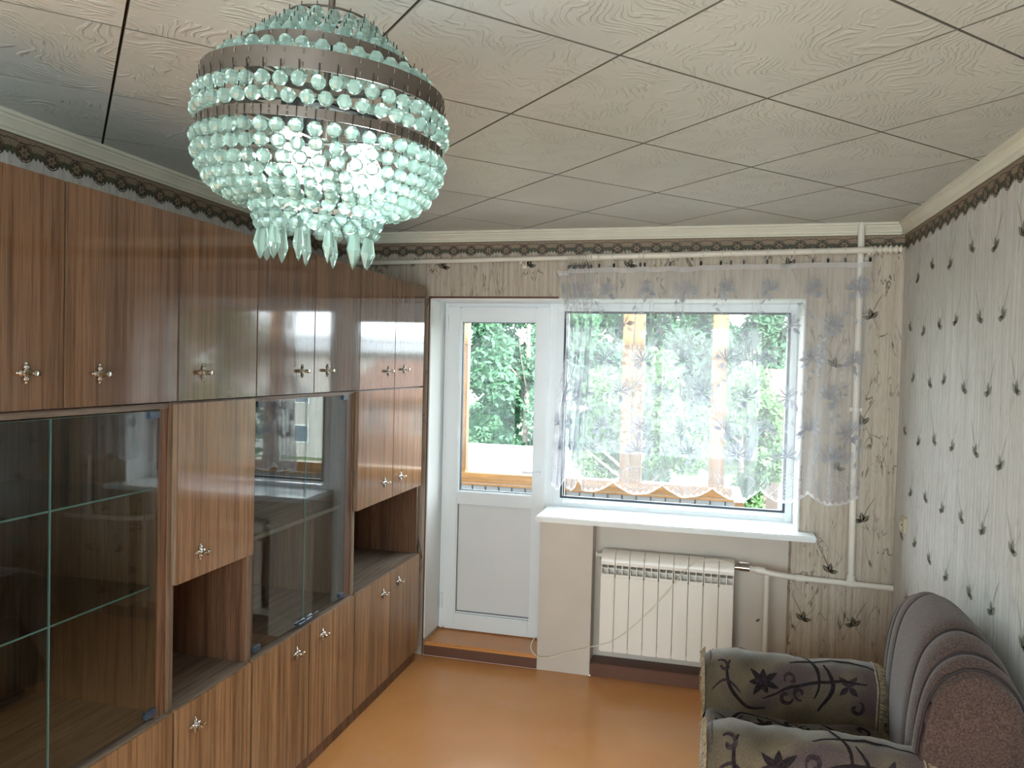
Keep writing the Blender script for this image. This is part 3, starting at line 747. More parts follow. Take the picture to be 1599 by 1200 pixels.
def top_unit(ya, yb, label):
    u = empty('top_cabinet', ((XB+XF)/2, (ya+yb)/2, ZM), label, 'cabinet', 'top cabinets along the wall unit')
    carcass(u, ya, yb, ZM-.002, ZT)
    return u
# top cabinets
u = top_unit(y0, y2, 'polished top cabinet at the near left end, with the widest double doors')
door(u, y0, y1, ZM-.002, ZT, M['wood_gloss'], (1.447, 1.683)); door(u, y1, y2, ZM-.002, ZT, M['wood_gloss'], (1.672, 1.68))
u = top_unit(y2, y3, 'polished single door top cabinet, second from the left')
door(u, y2, y3, ZM-.002, ZT, M['wood_gloss'], (2.10, 1.681))
u = top_unit(y3, y5, 'polished two door top cabinet above the smaller glass doors')
door(u, y3, y4, ZM-.002, ZT, M['wood_gloss'], (2.717, 1.684)); door(u, y4, y5, ZM-.002, ZT, M['wood_gloss'], (2.924, 1.686))
u = top_unit(y5, y7, 'polished two door top cabinet nearest the balcony door')
door(u, y5, y6, ZM-.002, ZT, M['wood_gloss'], (3.564, 1.681)); door(u, y6, y7, ZM-.002, ZT, M['wood_gloss'], (3.774, 1.69))
# glass front helper
def glass_front(u, ya, ym, yb, za, zb_):
    for i, (a, b, xo) in enumerate(((ya, ym-.001, 0), (ym+.001, yb, 0))):
        gl = part('glass_door', MB().box((XF-.006+xo, a, za), (XF-.001+xo, b, zb_)), M['cab_glass'], u)
        em = MB(); em.box((XF-.0062+xo, a-.0006 if i else b, za), (XF-.0008+xo, a if i else b+.0006, zb_))
        em.box((XF-.0062+xo, a, zb_), (XF-.0008+xo, b, zb_+.0006))
        part('polished_edge', em, M['glass_edge'], gl)
        cy_ = a if i == 0 else b; s = 1 if i == 0 else -1
        for z in (za, zb_-.022):
            part('hinge_clip', MB().box((XF-.012, cy_, z), (XF+.006, cy_+s*.045, z+.022), .003), M['clip_blue'], gl)
    return u
# section 1: big glass doors with two glass shelves
u = base_unit(y0, y2, 'wall unit section with the large dark glass doors at the near left')
for a, b in ((y0+.016, y0+.05), (y2-.054, y2-.016)): part('filler_strip', MB().box((XF-.03, a, ZB), (XF-.002, b, ZM-.02), .002), M['wood_dark'], u)
part('header_strip', MB().box((XF-.03, y0+.016, 1.572), (XF+.002, y2-.016, ZM-.004), .002), M['wood_grey'], u)
glass_front(u, y0+.05, 1.541, 1.926, .645, 1.567)
for z in (1.32, 1.018):
    s = part('glass_shelf', MB().box((XB+.02, y0+.02, z), (XF-.05, y2-.02, z+.005)), M['cab_glass'], u)
    part('polished_edge', MB().box((XF-.05, y0+.02, z), (XF-.0494, y2-.02, z+.005)), M['glass_edge'], s)
door(u, y0, y1, Z0, ZB-.002, M['wood_base'], (1.46, .545)); door(u, y1, y2, Z0, ZB-.002, M['wood_base'], (1.66, .545))
# section 2: drop door over an open niche
u = base_unit(y2, y3, 'narrow wall unit section with one drop door over a small open niche')
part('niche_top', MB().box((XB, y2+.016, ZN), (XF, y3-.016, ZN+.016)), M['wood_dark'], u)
door(u, y2, y3, ZN, ZM-.006, M['wood_mid'], (2.097, 1.103), name='drop_door'); door(u, y2+.002, y3-.002, Z0, ZB-.002, M['wood_base'], (2.083, .543))
# section 3: smaller glass doors with a wooden shelf
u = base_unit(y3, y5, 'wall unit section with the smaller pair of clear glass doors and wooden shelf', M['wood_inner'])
for a, b in ((y3+.016, y3+.032), (y5-.078, y5-.016)): part('filler_strip', MB().box((XF-.03, a, ZB), (XF-.002, b, ZM-.02), .002), M['wood_dark'], u)
part('header_strip', MB().box((XF-.03, y3+.016, 1.578), (XF+.002, y5-.016, ZM-.004), .002), M['wood_grey'], u)
glass_front(u, y3+.032, 2.797, y5-.08, .645, 1.574)
part('wooden_shelf', MB().box((XB+.006, y3+.018, 1.047), (XF-.035, y5-.018, 1.063)), M['wood_grey'], u)
lt = MB().box((XF-.010, 2.745, .640), (XF+.012, 2.85, .650), .002)
lt.tube([(XF+.008, 2.797+.028*math.cos(a)-.03, .655+.008*math.sin(a)) for a in [q*PI/4 for q in range(8)]], .003, 5, closed=True); lt.tube([(XF+.008, 2.797+.028*math.cos(a)+.03, .655+.008*math.sin(a)) for a in [q*PI/4 for q in range(8)]], .003, 5, closed=True)
part('latch', lt, M['clip_blue'], u)
door(u, y3+.002, y4, Z0, ZB-.002, M['wood_base'], (2.71, .545)); door(u, y4, y5-.002, Z0, ZB-.002, M['wood_base'], (2.921, .55))
# section 4: short double doors over an open niche
u = base_unit(y5, y7, 'wall unit section at the balcony door with short double doors over a wide open niche')
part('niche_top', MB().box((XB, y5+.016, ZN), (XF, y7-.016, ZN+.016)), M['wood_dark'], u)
door(u, y5, y6, ZN, ZM-.006, M['wood_mid'], (3.544, 1.114)); door(u, y6, y7, ZN, ZM-.006, M['wood_mid'], (3.752, 1.118))
door(u, y5+.002, y6, Z0, ZB-.002, M['wood_base'], (3.556, .54)); door(u, y6, y7, Z0, ZB-.002, M['wood_base'], (3.755, .552))

# ================================================================== RADIATOR AND PIPES
RX0 = -.52; RW = .079; RY = YW+.01
rad = empty('radiator', (RX0+4.5*RW, RY, .147), 'white nine section radiator under the window sill', 'radiator')
def rad_section(x0):
    x1 = x0+RW-.003; cx = (x0+x1)/2; mb = MB()
    mb.box((x0, RY-.022, .150), (x1, RY-.012, .572), .004)            # front plate
    mb.box((x0+.002, RY-.020, .570), (x1-.002, RY-.006, .584), .003)
    mb.box((cx-.0025, RY-.016, .575), (cx+.0025, RY+.07, .675))       # centre web
    mb.box((x0+.006, RY+.0, .152), (x1-.006, RY+.07, .20), .004)
    mb.box((x0+.004, RY+.045, .16), (x1-.004, RY+.064, .60), .002)
    mb.box((x0+.001, RY-.012, .612), (x1-.001, RY+.05, .617))         # inner shelf fin
    P = []                                                           # curved hood leaning back
    for k in range(7):
        t = k/6; P.append((RY-.020+.085*t*t*.9, .652+.054*math.sin(t*PI/2)))
    mb.grid([[(x0, y, z), (x1, y, z)] for y, z in P]); mb.grid([[(x0, y+.004, z-.006), (x1, y+.004, z-.006)] for y, z in P])
    mb.add([(x0, P[0][0], P[0][1]), (x1, P[0][0], P[0][1]), (x1, P[0][0], .636), (x0, P[0][0], .636)], [(0, 1, 2, 3)])
    mb.box((x0+.001, RY-.014, .575), (x0+.005, RY+.05, .65)); mb.box((x1-.005, RY-.014, .575), (x1-.001, RY+.05, .65))
    return mb
s0 = part('section', rad_section(RX0), M['radiator'], rad, smooth=30, loc=(RX0, RY, .147))
for k in range(1, 9):
    c = s0.copy(); COL.objects.link(c); c.parent = rad; c.location = s0.location+Vector((RW*k, 0, 0))
part('header_tube', MB().tube([(RX0-.012, RY+.03, .64), (RX0+9*RW, RY+.03, .64)], .022, 12), M['rad_shadow'], rad, smooth=True)
part('header_tube', MB().tube([(RX0-.003, RY+.03, .18), (RX0+9*RW, RY+.03, .18)], .022, 12), M['rad_shadow'], rad, smooth=True)
part('air_vent', MB().tube([(RX0-.03, RY+.03, .675), (RX0-.003, RY+.03, .675)], [.006, .013], 8).tube([(RX0-.034, RY+.03, .663), (RX0-.034, RY+.03, .69)], .005, 6), M['radiator'], rad, smooth=True)
vx = RX0+9*RW
vm = MB().tube([(vx, RY+.0, .678), (vx+.02, RY, .678), (vx+.021, RY, .678), (vx+.075, RY, .677)], [.013, .013, .017, .017], 12)
vm.tube([(vx+.045, RY, .69), (vx+.045, RY, .708)], .007, 8); vm.box((vx+.02, RY-.012, .704), (vx+.075, RY+.012, .711), .003)
part('valve', vm, M['chrome'], rad, smooth=True, label='dull metal valve')
PY = YW-.03
rp = tag(part('heating_pipe', MB().tube(bez([(vx+.075, RY-.0, .677), (.30, YW-.005, .677), (.40, PY, .668), (.50, PY, .660)], 6)+[(.965-.01, PY, .650)], .0155, 12), M['pipe'], smooth=True), 'cream horizontal heating pipe from the radiator valve to the right corner', 'pipe')
part('coupling', MB().tube([(.30, YW-.004, .677), (.345, YW-.01, .675)], .021, 12), M['pipe'], rp, smooth=True)
part('coupling', MB().tube([(.49, PY, .660), (.535, PY, .659)], .020, 12), M['pipe'], rp, smooth=True)
r = tag(part('riser_pipe', MB().tube([(.748, PY-.0, H-.012), (.752, PY, 1.6), (.757, PY, .672)], .0165, 12), M['pipe'], smooth=True), 'tall cream vertical pipe by the right corner from ceiling to heating pipe', 'pipe')
part('tee_joint', MB().tube([(.757, PY, .70), (.757, PY, .672)], .022, 12).tube([(.735, PY, .656), (.78, PY, .6548)], .021, 12), M['pipe'], r, smooth=True)
part('pipe_clamp', MB().box((.725, PY-.01, 1.535), (.735, PY+.03, 1.555), .002).box((.769, PY-.01, 1.535), (.779, PY+.03, 1.555), .002).tube([(.7525, PY, 1.538), (.7525, PY, 1.552)], .0185, 12), M['radiator'], r, smooth=True)
r = tag(part('drain_pipe', MB().tube([(.355, YW+.02, .655), (.357, YW+.02, .08)], .0145, 12), M['pipe'], smooth=True), 'short cream vertical pipe right of the radiator down to the floor', 'pipe')
part('collar', MB().tube([(.355, YW+.02, .66), (.355, YW+.02, .635)], .019, 12), M['pipe'], r, smooth=True)
# cable
CY = YW-.03
cab = [(.19, RY-.025, .70), (.10, RY-.03, .716), (.0, RY-.03, .70), (-.07, RY-.045, .64), (-.19, RY-.045, .48), (-.32, YW-.04, .33), (-.44, YW-.035, .225), (-.56, YW-.03, .175), (-.70, YW-.028, .125), (-.80, YW-.028, .085), (-.865, YW-.03, .085), (-.905, YW-.02, .125), (-.895, YW+.03, .165), (-.882, YW+.12, .13), (-.885, YF-.04, .085)]
tag(part('thin_cable', MB().tube(bez(cab, 8), .0026, 6), M['cable'], smooth=True), 'thin cream cable looping across the radiator to the door step', 'cable')
# wall socket on the right wall
so_ = empty('wall_socket', (XR, 3.965, 1.005), 'beige wall socket on the right wall near the corner', 'socket')
part('plate', MB().box((XR-.012, 3.925, .965), (XR, 4.005, 1.045), .004), M['socket'], so_)
part('recess', MB().lathe([(.026, -.0005), (.030, -.004), (.028, -.0045), (.024, .002), (0, .002)], 20, c=(XR-.0125, 3.965, 1.005), axis='X'), M['socket'], so_, smooth=True)
part('contact_hole', MB().box((XR-.0145, 3.952, 1.001), (XR-.010, 3.958, 1.009)), M['black'], so_); part('contact_hole', MB().box((XR-.0145, 3.972, 1.001), (XR-.010, 3.978, 1.009)), M['black'], so_)

# ================================================================== CURTAIN
RYY = YW-.095
def rodz(x): return 2.302+(x+1.9)*(2.343-2.302)/2.8
rd = empty('curtain_rod', (-.5, RYY, rodz(-.5)), 'long white curtain rod above the window and door', 'curtain rod')
part('outer_tube', MB().tube([(-.60, RYY, rodz(-.60)), (.80, RYY, rodz(.80))], .0155, 14), M['rod'], rd, smooth=True)
part('inner_tube', MB().tube([(-2.0, RYY, rodz(-2.0)), (-.59, RYY, rodz(-.59))], .0125, 14), M['rod'], rd, smooth=True)
part('collar', MB().tube([(-.63, RYY, rodz(-.63)), (-.575, RYY, rodz(-.575))], .0185, 14), M['rod'], rd, smooth=True)
fn = []; rr = []
for k in range(25):
    x = .795+k*.0052; fn.append((x, RYY, rodz(x))); rr.append(.0155+.0055*math.sin(k*1.35)+.001)
part('finial', MB().tube(fn, rr, 14), M['rod'], rd, smooth=True, label='ribbed twisted end piece')
for x in (-1.0, .775):
    part('bracket', MB().box((x-.007, RYY-.002, rodz(x)-.024), (x+.007, YW, rodz(x)-.012), .002).box((x-.012, YW-.004, rodz(x)-.04), (x+.012, YW, rodz(x)+.03), .002).tube([(x-.007, RYY, rodz(x)-.019), (x+.007, RYY, rodz(x)-.019)], .006, 8), M['rod'], rd, smooth=30)
# ring with clip
RR = .0235
rmesh = MB().tube([(0, math.sin(a)*RR, math.cos(a)*RR) for a in [q*PI/9 for q in range(18)]], .0024, 6, closed=True).mesh('curtain_ring', True); rmesh.materials.append(M['ring'])
cm = MB().box((-.0055, -.004, -.016), (.0055, .004, 0), .0015).tube([(0, 0, 0), (0, 0, .008)], .0014, 5).box((-.004, -.006, -.020), (.004, .006, -.014), .001)
cmesh = cm.mesh('clip'); cmesh.materials.append(M['black'])
spots = [-.731, -.717, -.704, -.692, -.678, -.665, -.65, -.636, -.622, -.607]
singles = [-.564, -.485, -.345, -.322, -.189, -.032, .068, .119, .182, .297, .427, .515, .587, .667, .782]
ordn = ['first', 'second', 'third', 'fourth', 'fifth', 'sixth', 'seventh', 'eighth', 'ninth', 'tenth', 'eleventh', 'twelfth', 'thirteenth', 'fourteenth', 'fifteenth']
RC = []
for i, x in enumerate(spots+singles):
    zc = rodz(x)-(RR-.0024-(.0155 if x > -.6 else .0125))-.0004
    t = bpy.data.objects.new('curtain_ring', rmesh); COL.objects.link(t); t.location = (x, RYY, zc)
    if i >= 10: t.rotation_euler = (0, 0, random.uniform(-.5, .5))
    if i < 10: tag(t, 'ivory curtain ring in the tight left bunch, %s from its left end' % (ordn[i] if i else 'nearest'), 'curtain ring', 'curtain rings bunched at the left')
    else: tag(t, 'single ivory curtain ring with black clip, %s from the right end of the rod' % (ordn[24-i] if 24-i else 'nearest'), 'curtain ring', 'single curtain rings along the rod')
    c = bpy.data.objects.new('clip', cmesh); COL.objects.link(c); c.parent = t; c.location = (0, 0, -RR-.008)
    if i < 10 and i % 3 == 1: c.rotation_euler = (0, .9, 0)
    c['label'] = 'black clip'
    RC.append((x, zc-RR-.024))
# cloth: parameter u runs along the top edge (0..1), v from top (0) to hem (1)
CX0, CX1 = -.797, .787
def cloth_x(u, v):
    # left quarter of the cloth is bunched into a narrow bundle
    if u < .30:
        x = CX0+(u/.30)*.20
        pinch = math.sin(PI*min(1, v/.62)); x += (1-u/.30)*(.058*pinch) + (1-u/.30)*(-.02)*max(0, v-.7)/.3
    else: x = CX0+.20+(u-.30)/.70*(CX1-CX0-.20)
    return x+.012*math.sin(v*2.2+u*9)*(.3+v)
FOLDS = [(.36, .010, .012), (.47, .022, .014), (.55, .030, .016), (.66, .018, .012), (.705, .026, .014), (.86, .024, .012)]
def cloth_y(u, v):
    if u < .30: a = .024*math.sin(u/.30*2*PI*6.5+.6*math.sin(v*3)); a *= (.75+.25*v)
    else:
        w = (u-.3)/.7
        a = .010*math.sin(w*2*PI*7.3+.9*math.sin(v*2.5+1))+.006*math.sin(w*2*PI*17+v*1.5)
        a *= min(1, (u-.3)/.04+.4)
        for c_, am, wd in FOLDS: a += am*math.exp(-((u-c_-.008*math.sin(v*3))/wd)**2)
    return RYY+.005-a*(.35+.65*min(1, v*2.5))
def top_z(x):
    zs = sorted(RC); z = zs[0][1]
    for i in range(len(zs)-1):
        a, b = zs[i], zs[i+1]
        if a[0] <= x <= b[0]:
            t = (x-a[0])/((b[0]-a[0]) or 1); return a[1]+(b[1]-a[1])*t-.9*(b[0]-a[0])**2*4*t*(1-t)*.5
    return zs[0][1]-.012 if x < zs[0][0] else zs[-1][1]-.004
NSC = 8.0
def hem_z(u):
    t = (u*NSC) % 1.0; s = abs(math.sin(PI*t))
    return 1.108+.012*(u-.5)-.058*s**.8
def cloth_p(u, v, off=0):
    x = cloth_x(u, v); zt_ = top_z(x)
    return (x, cloth_y(u, v)-off, zt_+(hem_z(u)-zt_)*v)
NU, NV = 420, 44
mb = MB().grid([[cloth_p(i/NU, j/NV) for i in range(NU+1)] for j in range(NV+1)])
cur = empty('lace_curtain', (0, RYY, 2.27), 'short white sheer lace curtain with scalloped hem hanging over the window', 'curtain')
part('sheer_cloth', mb, M['sheer'], cur, smooth=True, fixn=False)
mb = MB().grid([[cloth_p(i/NU, j, .0006) for i in range(NU+1)] for j in (0, .022)]); part('top_tape', mb, M['hem'], cur, fixn=False, smooth=True)
mb = MB().grid([[cloth_p(i/NU, 1-(.012+.006*math.sin(i))*j, .0006) for i in range(NU+1)] for j in (0, 1)]); part('scalloped_hem', mb, M['hem'], cur, fixn=False, smooth=True)
# lace motifs in cloth space; a unit of (U metres, V metres)
LW = 2.0; LH = 1.20
lace = MB()
def put(poly, off=.0009):
    n = len(poly); pts = [cloth_p(min(max(p[0]/LW, 0), 1), min(max(1-p[1]/LH, 0), 1), off) for p in poly]; lace.add(pts, [tuple(range(n))])
def fill(poly):
    # fan triangulation keeps every facet close to the waving cloth
    n = len(poly); cx = sum(p[0] for p in poly)/n; cy_ = sum(p[1] for p in poly)/n
    for i in range(n): put([(cx, cy_), poly[i], poly[(i+1) % n]])
def line(pts, w): 
    for r in ribbon2(pts, w): put(r)
def petal(cx, cy_, a, L, wd):
    o = leaf2(cx, cy_, a, L, wd, 6); line(o+[o[0]], .0014)
    for s in (-.45, 0, .45):
        line([(cx+L*t*math.cos(a+s*.18*(1)), cy_+L*t*math.sin(a+s*.18)) for t in (.15, .4, .65, .88)], .0022)
def flower(cx, cy_, s, rot):
    for k in range(7): petal(cx, cy_, rot+(k-3)*.62, .075*s*(1-.06*abs(k-3)), .014*s)
    fill([(cx+.012*s*math.cos(q*PI/4), cy_+.012*s*math.sin(q*PI/4)) for q in range(8)])
def scroll(cx, cy_, r, a0, d=1): line(arc2(cx, cy_, r, r*.15, a0, a0+d*4.4, 14), .0013)
rnd = random.Random(5)
for row in range(5):
    for c in range(10):
        U = .05+c*.21+(row % 2)*.10; V = .35+row*.18
        if U > LW-.02: continue
        rot = PI/2+rnd.uniform(-.9, .9)
        flower(U, V, rnd.uniform(.75, 1.05), rot)
        for k in range(3):
            a = rot+PI+rnd.uniform(-1.2, 1.2); fill(leaf2(U+.02*math.cos(a), V+.02*math.sin(a), a, .045, .010, 5))
        st = [(U+.05*math.sin(t*3.2+row), V-.03-.17*t) for t in [q/8 for q in range(9)]]; line(st, .0015)
        for t in (2, 4, 6): 
            a = rnd.uniform(0, 2*PI); fill(leaf2(st[t][0], st[t][1], a, .032, .007, 4)); scroll(st[t][0]+.022*(1 if t % 4 else -1), st[t][1], .020, a, 1 if t % 4 else -1)
per = LW/NSC
for k in range(8):
    c = (k+.5)*per
    if c > LW: break
    flower(c, .235, .95, PI/2)
    for s in (-1, 1):
        fill(leaf2(c+s*.05, .20, PI/2-s*.5, .06, .012, 5)); line(arc2(c+s*per*.25, .20, .055, .055, PI/2+s*.2-.9, PI/2+s*.2+2.6, 12), .0016)
        scroll(c+s*.05, .13, .030, PI/2, s); scroll(c+s*.035, .075, .022, -PI/2, -s); scroll(c+s*.085, .10, .018, 0, s)
        line([(c+s*q*.012, .150-.0018*q*q*.7) for q in range(9)], .002); line([(c+s*q*.0145, .028+.0016*q*q*.55) for q in range(9)], .0022)
    for q in range(6): fill(leaf2(c, .03+q*.018, PI/2, .016, .004, 3))
# net ground along the hem
for k in range(150):
    U = k*LW/150; line([(U, .02), (U+.012, .05), (U, .08), (U+.012, .11)], .0006)
part('lace_pattern', lace, M['lace'], cur, kind='stuff', fixn=False)

# ================================================================== CHANDELIER
CHX, CHY = -.635, 1.20
ax = Vector((.0734, -.0391, 1)).normalized()
ch = empty('crystal_chandelier', (CHX, CHY, 2.5), 'large round chandelier of pale green glass beads with brown metal bands, lamp lit', 'chandelier')
ch.rotation_mode = 'QUATERNION'; ch.rotation_quaternion = ax.to_track_quat('Z', 'Y')
CR = ax.to_track_quat('Z', 'Y').to_matrix()
def cpart(name, mb, m, smooth=False, label=None, kind=None, loc=(0, 0, 0), parent=None): return part(name, mb, m, parent or ch, smooth, label, kind, loc=loc, local=True)
def bandmesh(R, z, h, t=.002, n=72):
    return MB().lathe([(R, z-h/2), (R, z+h/2), (R-t, z+h/2), (R-t, z-h/2), (R, z-h/2)], n)
Z = lambda z: z-2.5
cpart('stem', MB().tube([(0, 0, -.02), (0, 0, Z(2.12))], .006, 10), M['bronze'], True)
cpart('ceiling_cup', MB().lathe([(0, -.002), (.04, -.002), (.042, -.012), (.02, -.04), (.006, -.045)], 24), M['bronze'], True)
cpart('wide_metal_band', bandmesh(.2057, Z(2.1917), .031), M['bronze'], 30, 'wide brown metal band')
cpart('upper_band', bandmesh(.150, Z(2.243), .017), M['bronze'], 30)
cpart('middle_band', bandmesh(.2086, Z(2.113), .015), M['bronze'], 30)
cpart('bottom_band', bandmesh(.1113, Z(2.007), .014), M['bronze'], 30)
cpart('top_ring', MB().tube([(.0726*math.cos(a), .0726*math.sin(a), Z(2.319)) for a in [q*PI/18 for q in range(36)]], .0020, 6, closed=True), M['bronze'], True)
cpart('drop_ring', MB().tube([(.098*math.cos(a), .098*math.sin(a), Z(1.979)) for a in [q*PI/18 for q in range(36)]], .0016, 6, closed=True), M['wire'], True)
sp_ = MB()
for k in range(4):
    a = k*PI/2+.4
    for R, z in ((.2045, 2.1917), (.0726, 2.319), (.207, 2.113)): cpart('support_arm', MB().tube([(0, 0, Z(z)), (R*math.cos(a), R*math.sin(a), Z(z))], .0022, 6), M['wire'], True)
    cpart('rib', MB().tube([(.2045*math.cos(a), .2045*math.sin(a), Z(2.19)), (.207*math.cos(a), .207*math.sin(a), Z(2.113)), (.19*math.cos(a), .19*math.sin(a), Z(2.05)), (.110*math.cos(a), .110*math.sin(a), Z(2.007))], .002, 6), M['wire'], True)

# lampholders and bulbs
lh = []
CAMV = Vector((-CHX, -CHY, 0)).normalized()
base_ang = math.atan2(CAMV.y, CAMV.x)
for k in range(3):
    a = base_ang+.25+k*2*PI/3; r_ = .075
    c = (r_*math.cos(a), r_*math.sin(a))
    hm = MB().lathe([(0, Z(2.165)), (.019, Z(2.165)), (.019, Z(2.12)), (.015, Z(2.115)), (0, Z(2.115))], 16, c=(c[0], c[1], 0)); hm.tube([(c[0], c[1], Z(2.165)), (0, 0, Z(2.18))], .006, 8)
    cpart('lampholder', hm, M['lampholder'], True)
    if k == 0:
        cpart('lit_bulb', MB().lathe([(.013, Z(2.117)), (.016, Z(2.10)), (.028, Z(2.08)), (.031, Z(2.06)), (.026, Z(2.042)), (.012, Z(2.033)), (0, Z(2.032))], 20, c=(c[0], c[1], 0)), M['lamp'], True, 'glowing white bulb')
    else:
        hp = []
        for q in range(70):
            t = q/69; hp.append((c[0]+.017*math.cos(t*8*PI), c[1]+.017*math.sin(t*8*PI), Z(2.114)-.07*t))
        cpart('spiral_bulb', MB().tube(hp, .0052, 6), M['lamp2'] if k == 2 else M['lamp2'], True)
# beads
def bead_mesh(s, nseg=8):
    pr = [(0, -1), (.62, -.78), (1.0, -.22), (1.0, .22), (.62, .78), (0, 1)]
    vs = [(0, 0, -s)]; fs = []
    for r, h in pr[1:-1]: vs += [(r*s*math.cos(2*PI*k/nseg), r*s*math.sin(2*PI*k/nseg), h*s) for k in range(nseg)]
    vs.append((0, 0, s)); top = len(vs)-1
    for k in range(nseg):
        k2 = (k+1) % nseg; fs.append((0, 1+k2, 1+k)); fs.append((top, 1+3*nseg+k, 1+3*nseg+k2))
        for q in range(3): fs.append((1+q*nseg+k, 1+q*nseg+k2, 1+(q+1)*nseg+k2, 1+(q+1)*nseg+k))
    return vs, fs
BS = .0116
bv, bf = bead_mesh(BS); bme = MB().add(bv, bf).mesh('glass_bead'); bme.materials.append(M['bead'])
rows = [(.080, 2.303), (.098, 2.287), (.116, 2.272), (.132, 2.259),
        (.178, 2.221),
        (.2075, 2.160), (.2095, 2.135),
        (.2085, 2.091), (.2055, 2.068), (.198, 2.047), (.186, 2.029), (.170, 2.015), (.152, 2.006), (.133, 2.003),
        (.109, 1.993), (.103, 1.975)]
pos = []; links = MB(); last = None
for ri, (R, z) in enumerate(rows):
    n = round(2*PI*R/.0278); off = (ri % 2)*.5
    for k in range(n):
        a = 2*PI*(k+off)/n+random.uniform(-.006, .006); pos.append(Vector((R*math.cos(a), R*math.sin(a), Z(z)+random.uniform(-.0015, .0015))))
        p = pos[-1]; links.tube([p+Vector((0, 0, BS*.9)), p+Vector((0, 0, BS+.007))], .0009, 4)
        if ri in (5, 7): links.tube([p+Vector((0, 0, BS+.004)), Vector((p.x*1.01, p.y*1.01, p.z+BS+.016))], .0009, 4)
camL = CR.inverted() @ (Vector((0, 0, 1.7324))-Vector((CHX, CHY, 2.5)))
def facing(p):
    o = Vector((p.x, p.y, 0)).normalized()+Vector((0, 0, -.5 if p.z < Z(2.0) else 0)); return (camL-p).normalized().dot(o.normalized())
pos.sort(key=lambda p: -facing(p))
for p in pos[:300]:
    o = bpy.data.objects.new('glass_bead', bme); COL.objects.link(o); o.parent = ch; o.location = p; o.rotation_euler = (0, 0, random.uniform(0, 1))
rest = MB()
for p in pos[300:]: rest.add([(x+p.x, y+p.y, z+p.z) for x, y, z in bv], bf)
cpart('far_side_beads', rest, M['bead'], kind='stuff')
cpart('wire_links', links, M['wire'], kind='stuff')
pin = MB()
for R, z, n in ((.2072, 2.201, 46), (.2072, 2.182, 46), (.2101, 2.118, 47), (.2101, 2.108, 47), (.1515, 2.249, 34), (.1515, 2.237, 34)):
    for k in range(n):
        a = 2*PI*k/n; c = Vector((R*math.cos(a), R*math.sin(a), Z(z))); pin.tube([c-Vector((0, 0, .0035)), c+Vector((0, 0, .0035))], .0011, 4)
cpart('band_pins', pin, M['chrome'], kind='stuff')
# ball drops and pointed pendants round the bottom ring
bv2, bf2 = bead_mesh(.0128, 10); ball = MB().add(bv2, bf2).mesh('ball_drop'); ball.materials.append(M['bead'])
for k in range(20):
    a = 2*PI*k/20; o = bpy.data.objects.new('ball_drop', ball); COL.objects.link(o); o.parent = ch; o.location = (.098*math.cos(a), .098*math.sin(a), Z(1.963))
pr = [(0, 0), (.0045, -.003), (.0080, -.020), (.0135, -.048), (.0045, -.070), (0, -.076)]
pv = []; pf = []; ns = 6
for r, h in pr: pv += [(r*math.cos(2*PI*k/ns), r*.75*math.sin(2*PI*k/ns), h) for k in range(ns)]
for i in range(len(pr)-1): pf += [(i*ns+k, i*ns+(k+1) % ns, (i+1)*ns+(k+1) % ns, (i+1)*ns+k) for k in range(ns)]
pend = MB().add(pv, pf).mesh('pointed_pendant'); pend.materials.append(M['bead'])
for k in range(12):
    a = base_ang+2*PI*(k+.35)/12; o = bpy.data.objects.new('pointed_pendant', pend); COL.objects.link(o); o.parent = ch
    o.location = (.0935*math.cos(a), .0935*math.sin(a), Z(1.975)); o.rotation_euler = (random.uniform(-.05, .05), random.uniform(-.05, .05), a+random.uniform(-.4, .4))

# ================================================================== ARMCHAIR
AY0, AY1 = 2.36, 3.12                 # near and far side
arm = empty('armchair', (.48, (AY0+AY1)/2, 0), 'brown chenille armchair with a rounded shell back against the right wall', 'armchair')
part('base', MB().box((.075, AY0+.03, .05), (.90, AY1-.03, .30), .03), M['chenille'], arm, smooth=50)
for x, y in ((.13, AY0+.09), (.85, AY0+.09), (.13, AY1-.09), (.85, AY1-.09)): part('leg', MB().lathe([(.022, 0), (.03, .05)], 12, c=(x, y, 0)).lathe([(0, 0), (.022, 0)], 12, c=(x, y, 0)), M['brown_trim'], arm)
part('seat_cushion', MB().box((.06, AY0+.125, .28), (.70, AY1-.15, .425), .045), M['chenille'], arm, smooth=60)
def armsec(k, n, w, z0, z1, bulge=.012):
    """section of an arm in (y, z): flat sides with a rolled top"""
    t = k/n; pts = []
    return pts
def arm_shape(yc, x0, x1, w=.082, ztop=.625, z0=.06, grow=0.0, n=16, xs=14, wav=0.0, seed=0, zlow=None, zin=None):
    mb = MB(); rows_ = []
    for i in range(xs+1):
        t = i/xs; x = x0+(x1-x0)*t
        q = 1-math.exp(-((t+.0)/.07)) if grow == 0 else 1
        rowp = []
        lo = z0 if zlow is None else zlow
        for k in range(n+1):
            a = PI*k/n            # from -y side over the top to +y side
            yy = -math.cos(a); zz = math.sin(a)
            if k == 0: p = (x, yc-(w+grow)*.92, lo)
            elif k == n: p = (x, yc+(w+grow)*.92, lo if zin is None else zin)
            else:
                p = (x, yc+(w+grow)*(1.0 if abs(yy) > .99 else 1)*yy, ztop-w*.75+(w*.75+grow)*zz)
            if wav:
                fz = math.exp(-t/.05); p = (p[0], yc+(p[1]-yc)*(1-.10*fz), p[2]-(.030*fz if p[2] > ztop-.09 else 0))
                d = mnoise.noise(Vector((p[0]*9+seed, p[1]*9, p[2]*9)))*wav+mnoise.noise(Vector((p[0]*22+seed, p[1]*18, p[2]*8)))*wav*.5
                p = (p[0]+d*.6, p[1]+d, p[2]+d*.8)
            rowp.append(p)
        rows_.append(rowp)
    mb.grid(rows_); m_ = n+1
    mb.f.append(tuple(range(m_))[::-1]) ; mb.f.append(tuple(xs*m_+k for k in range(m_)))
    return mb
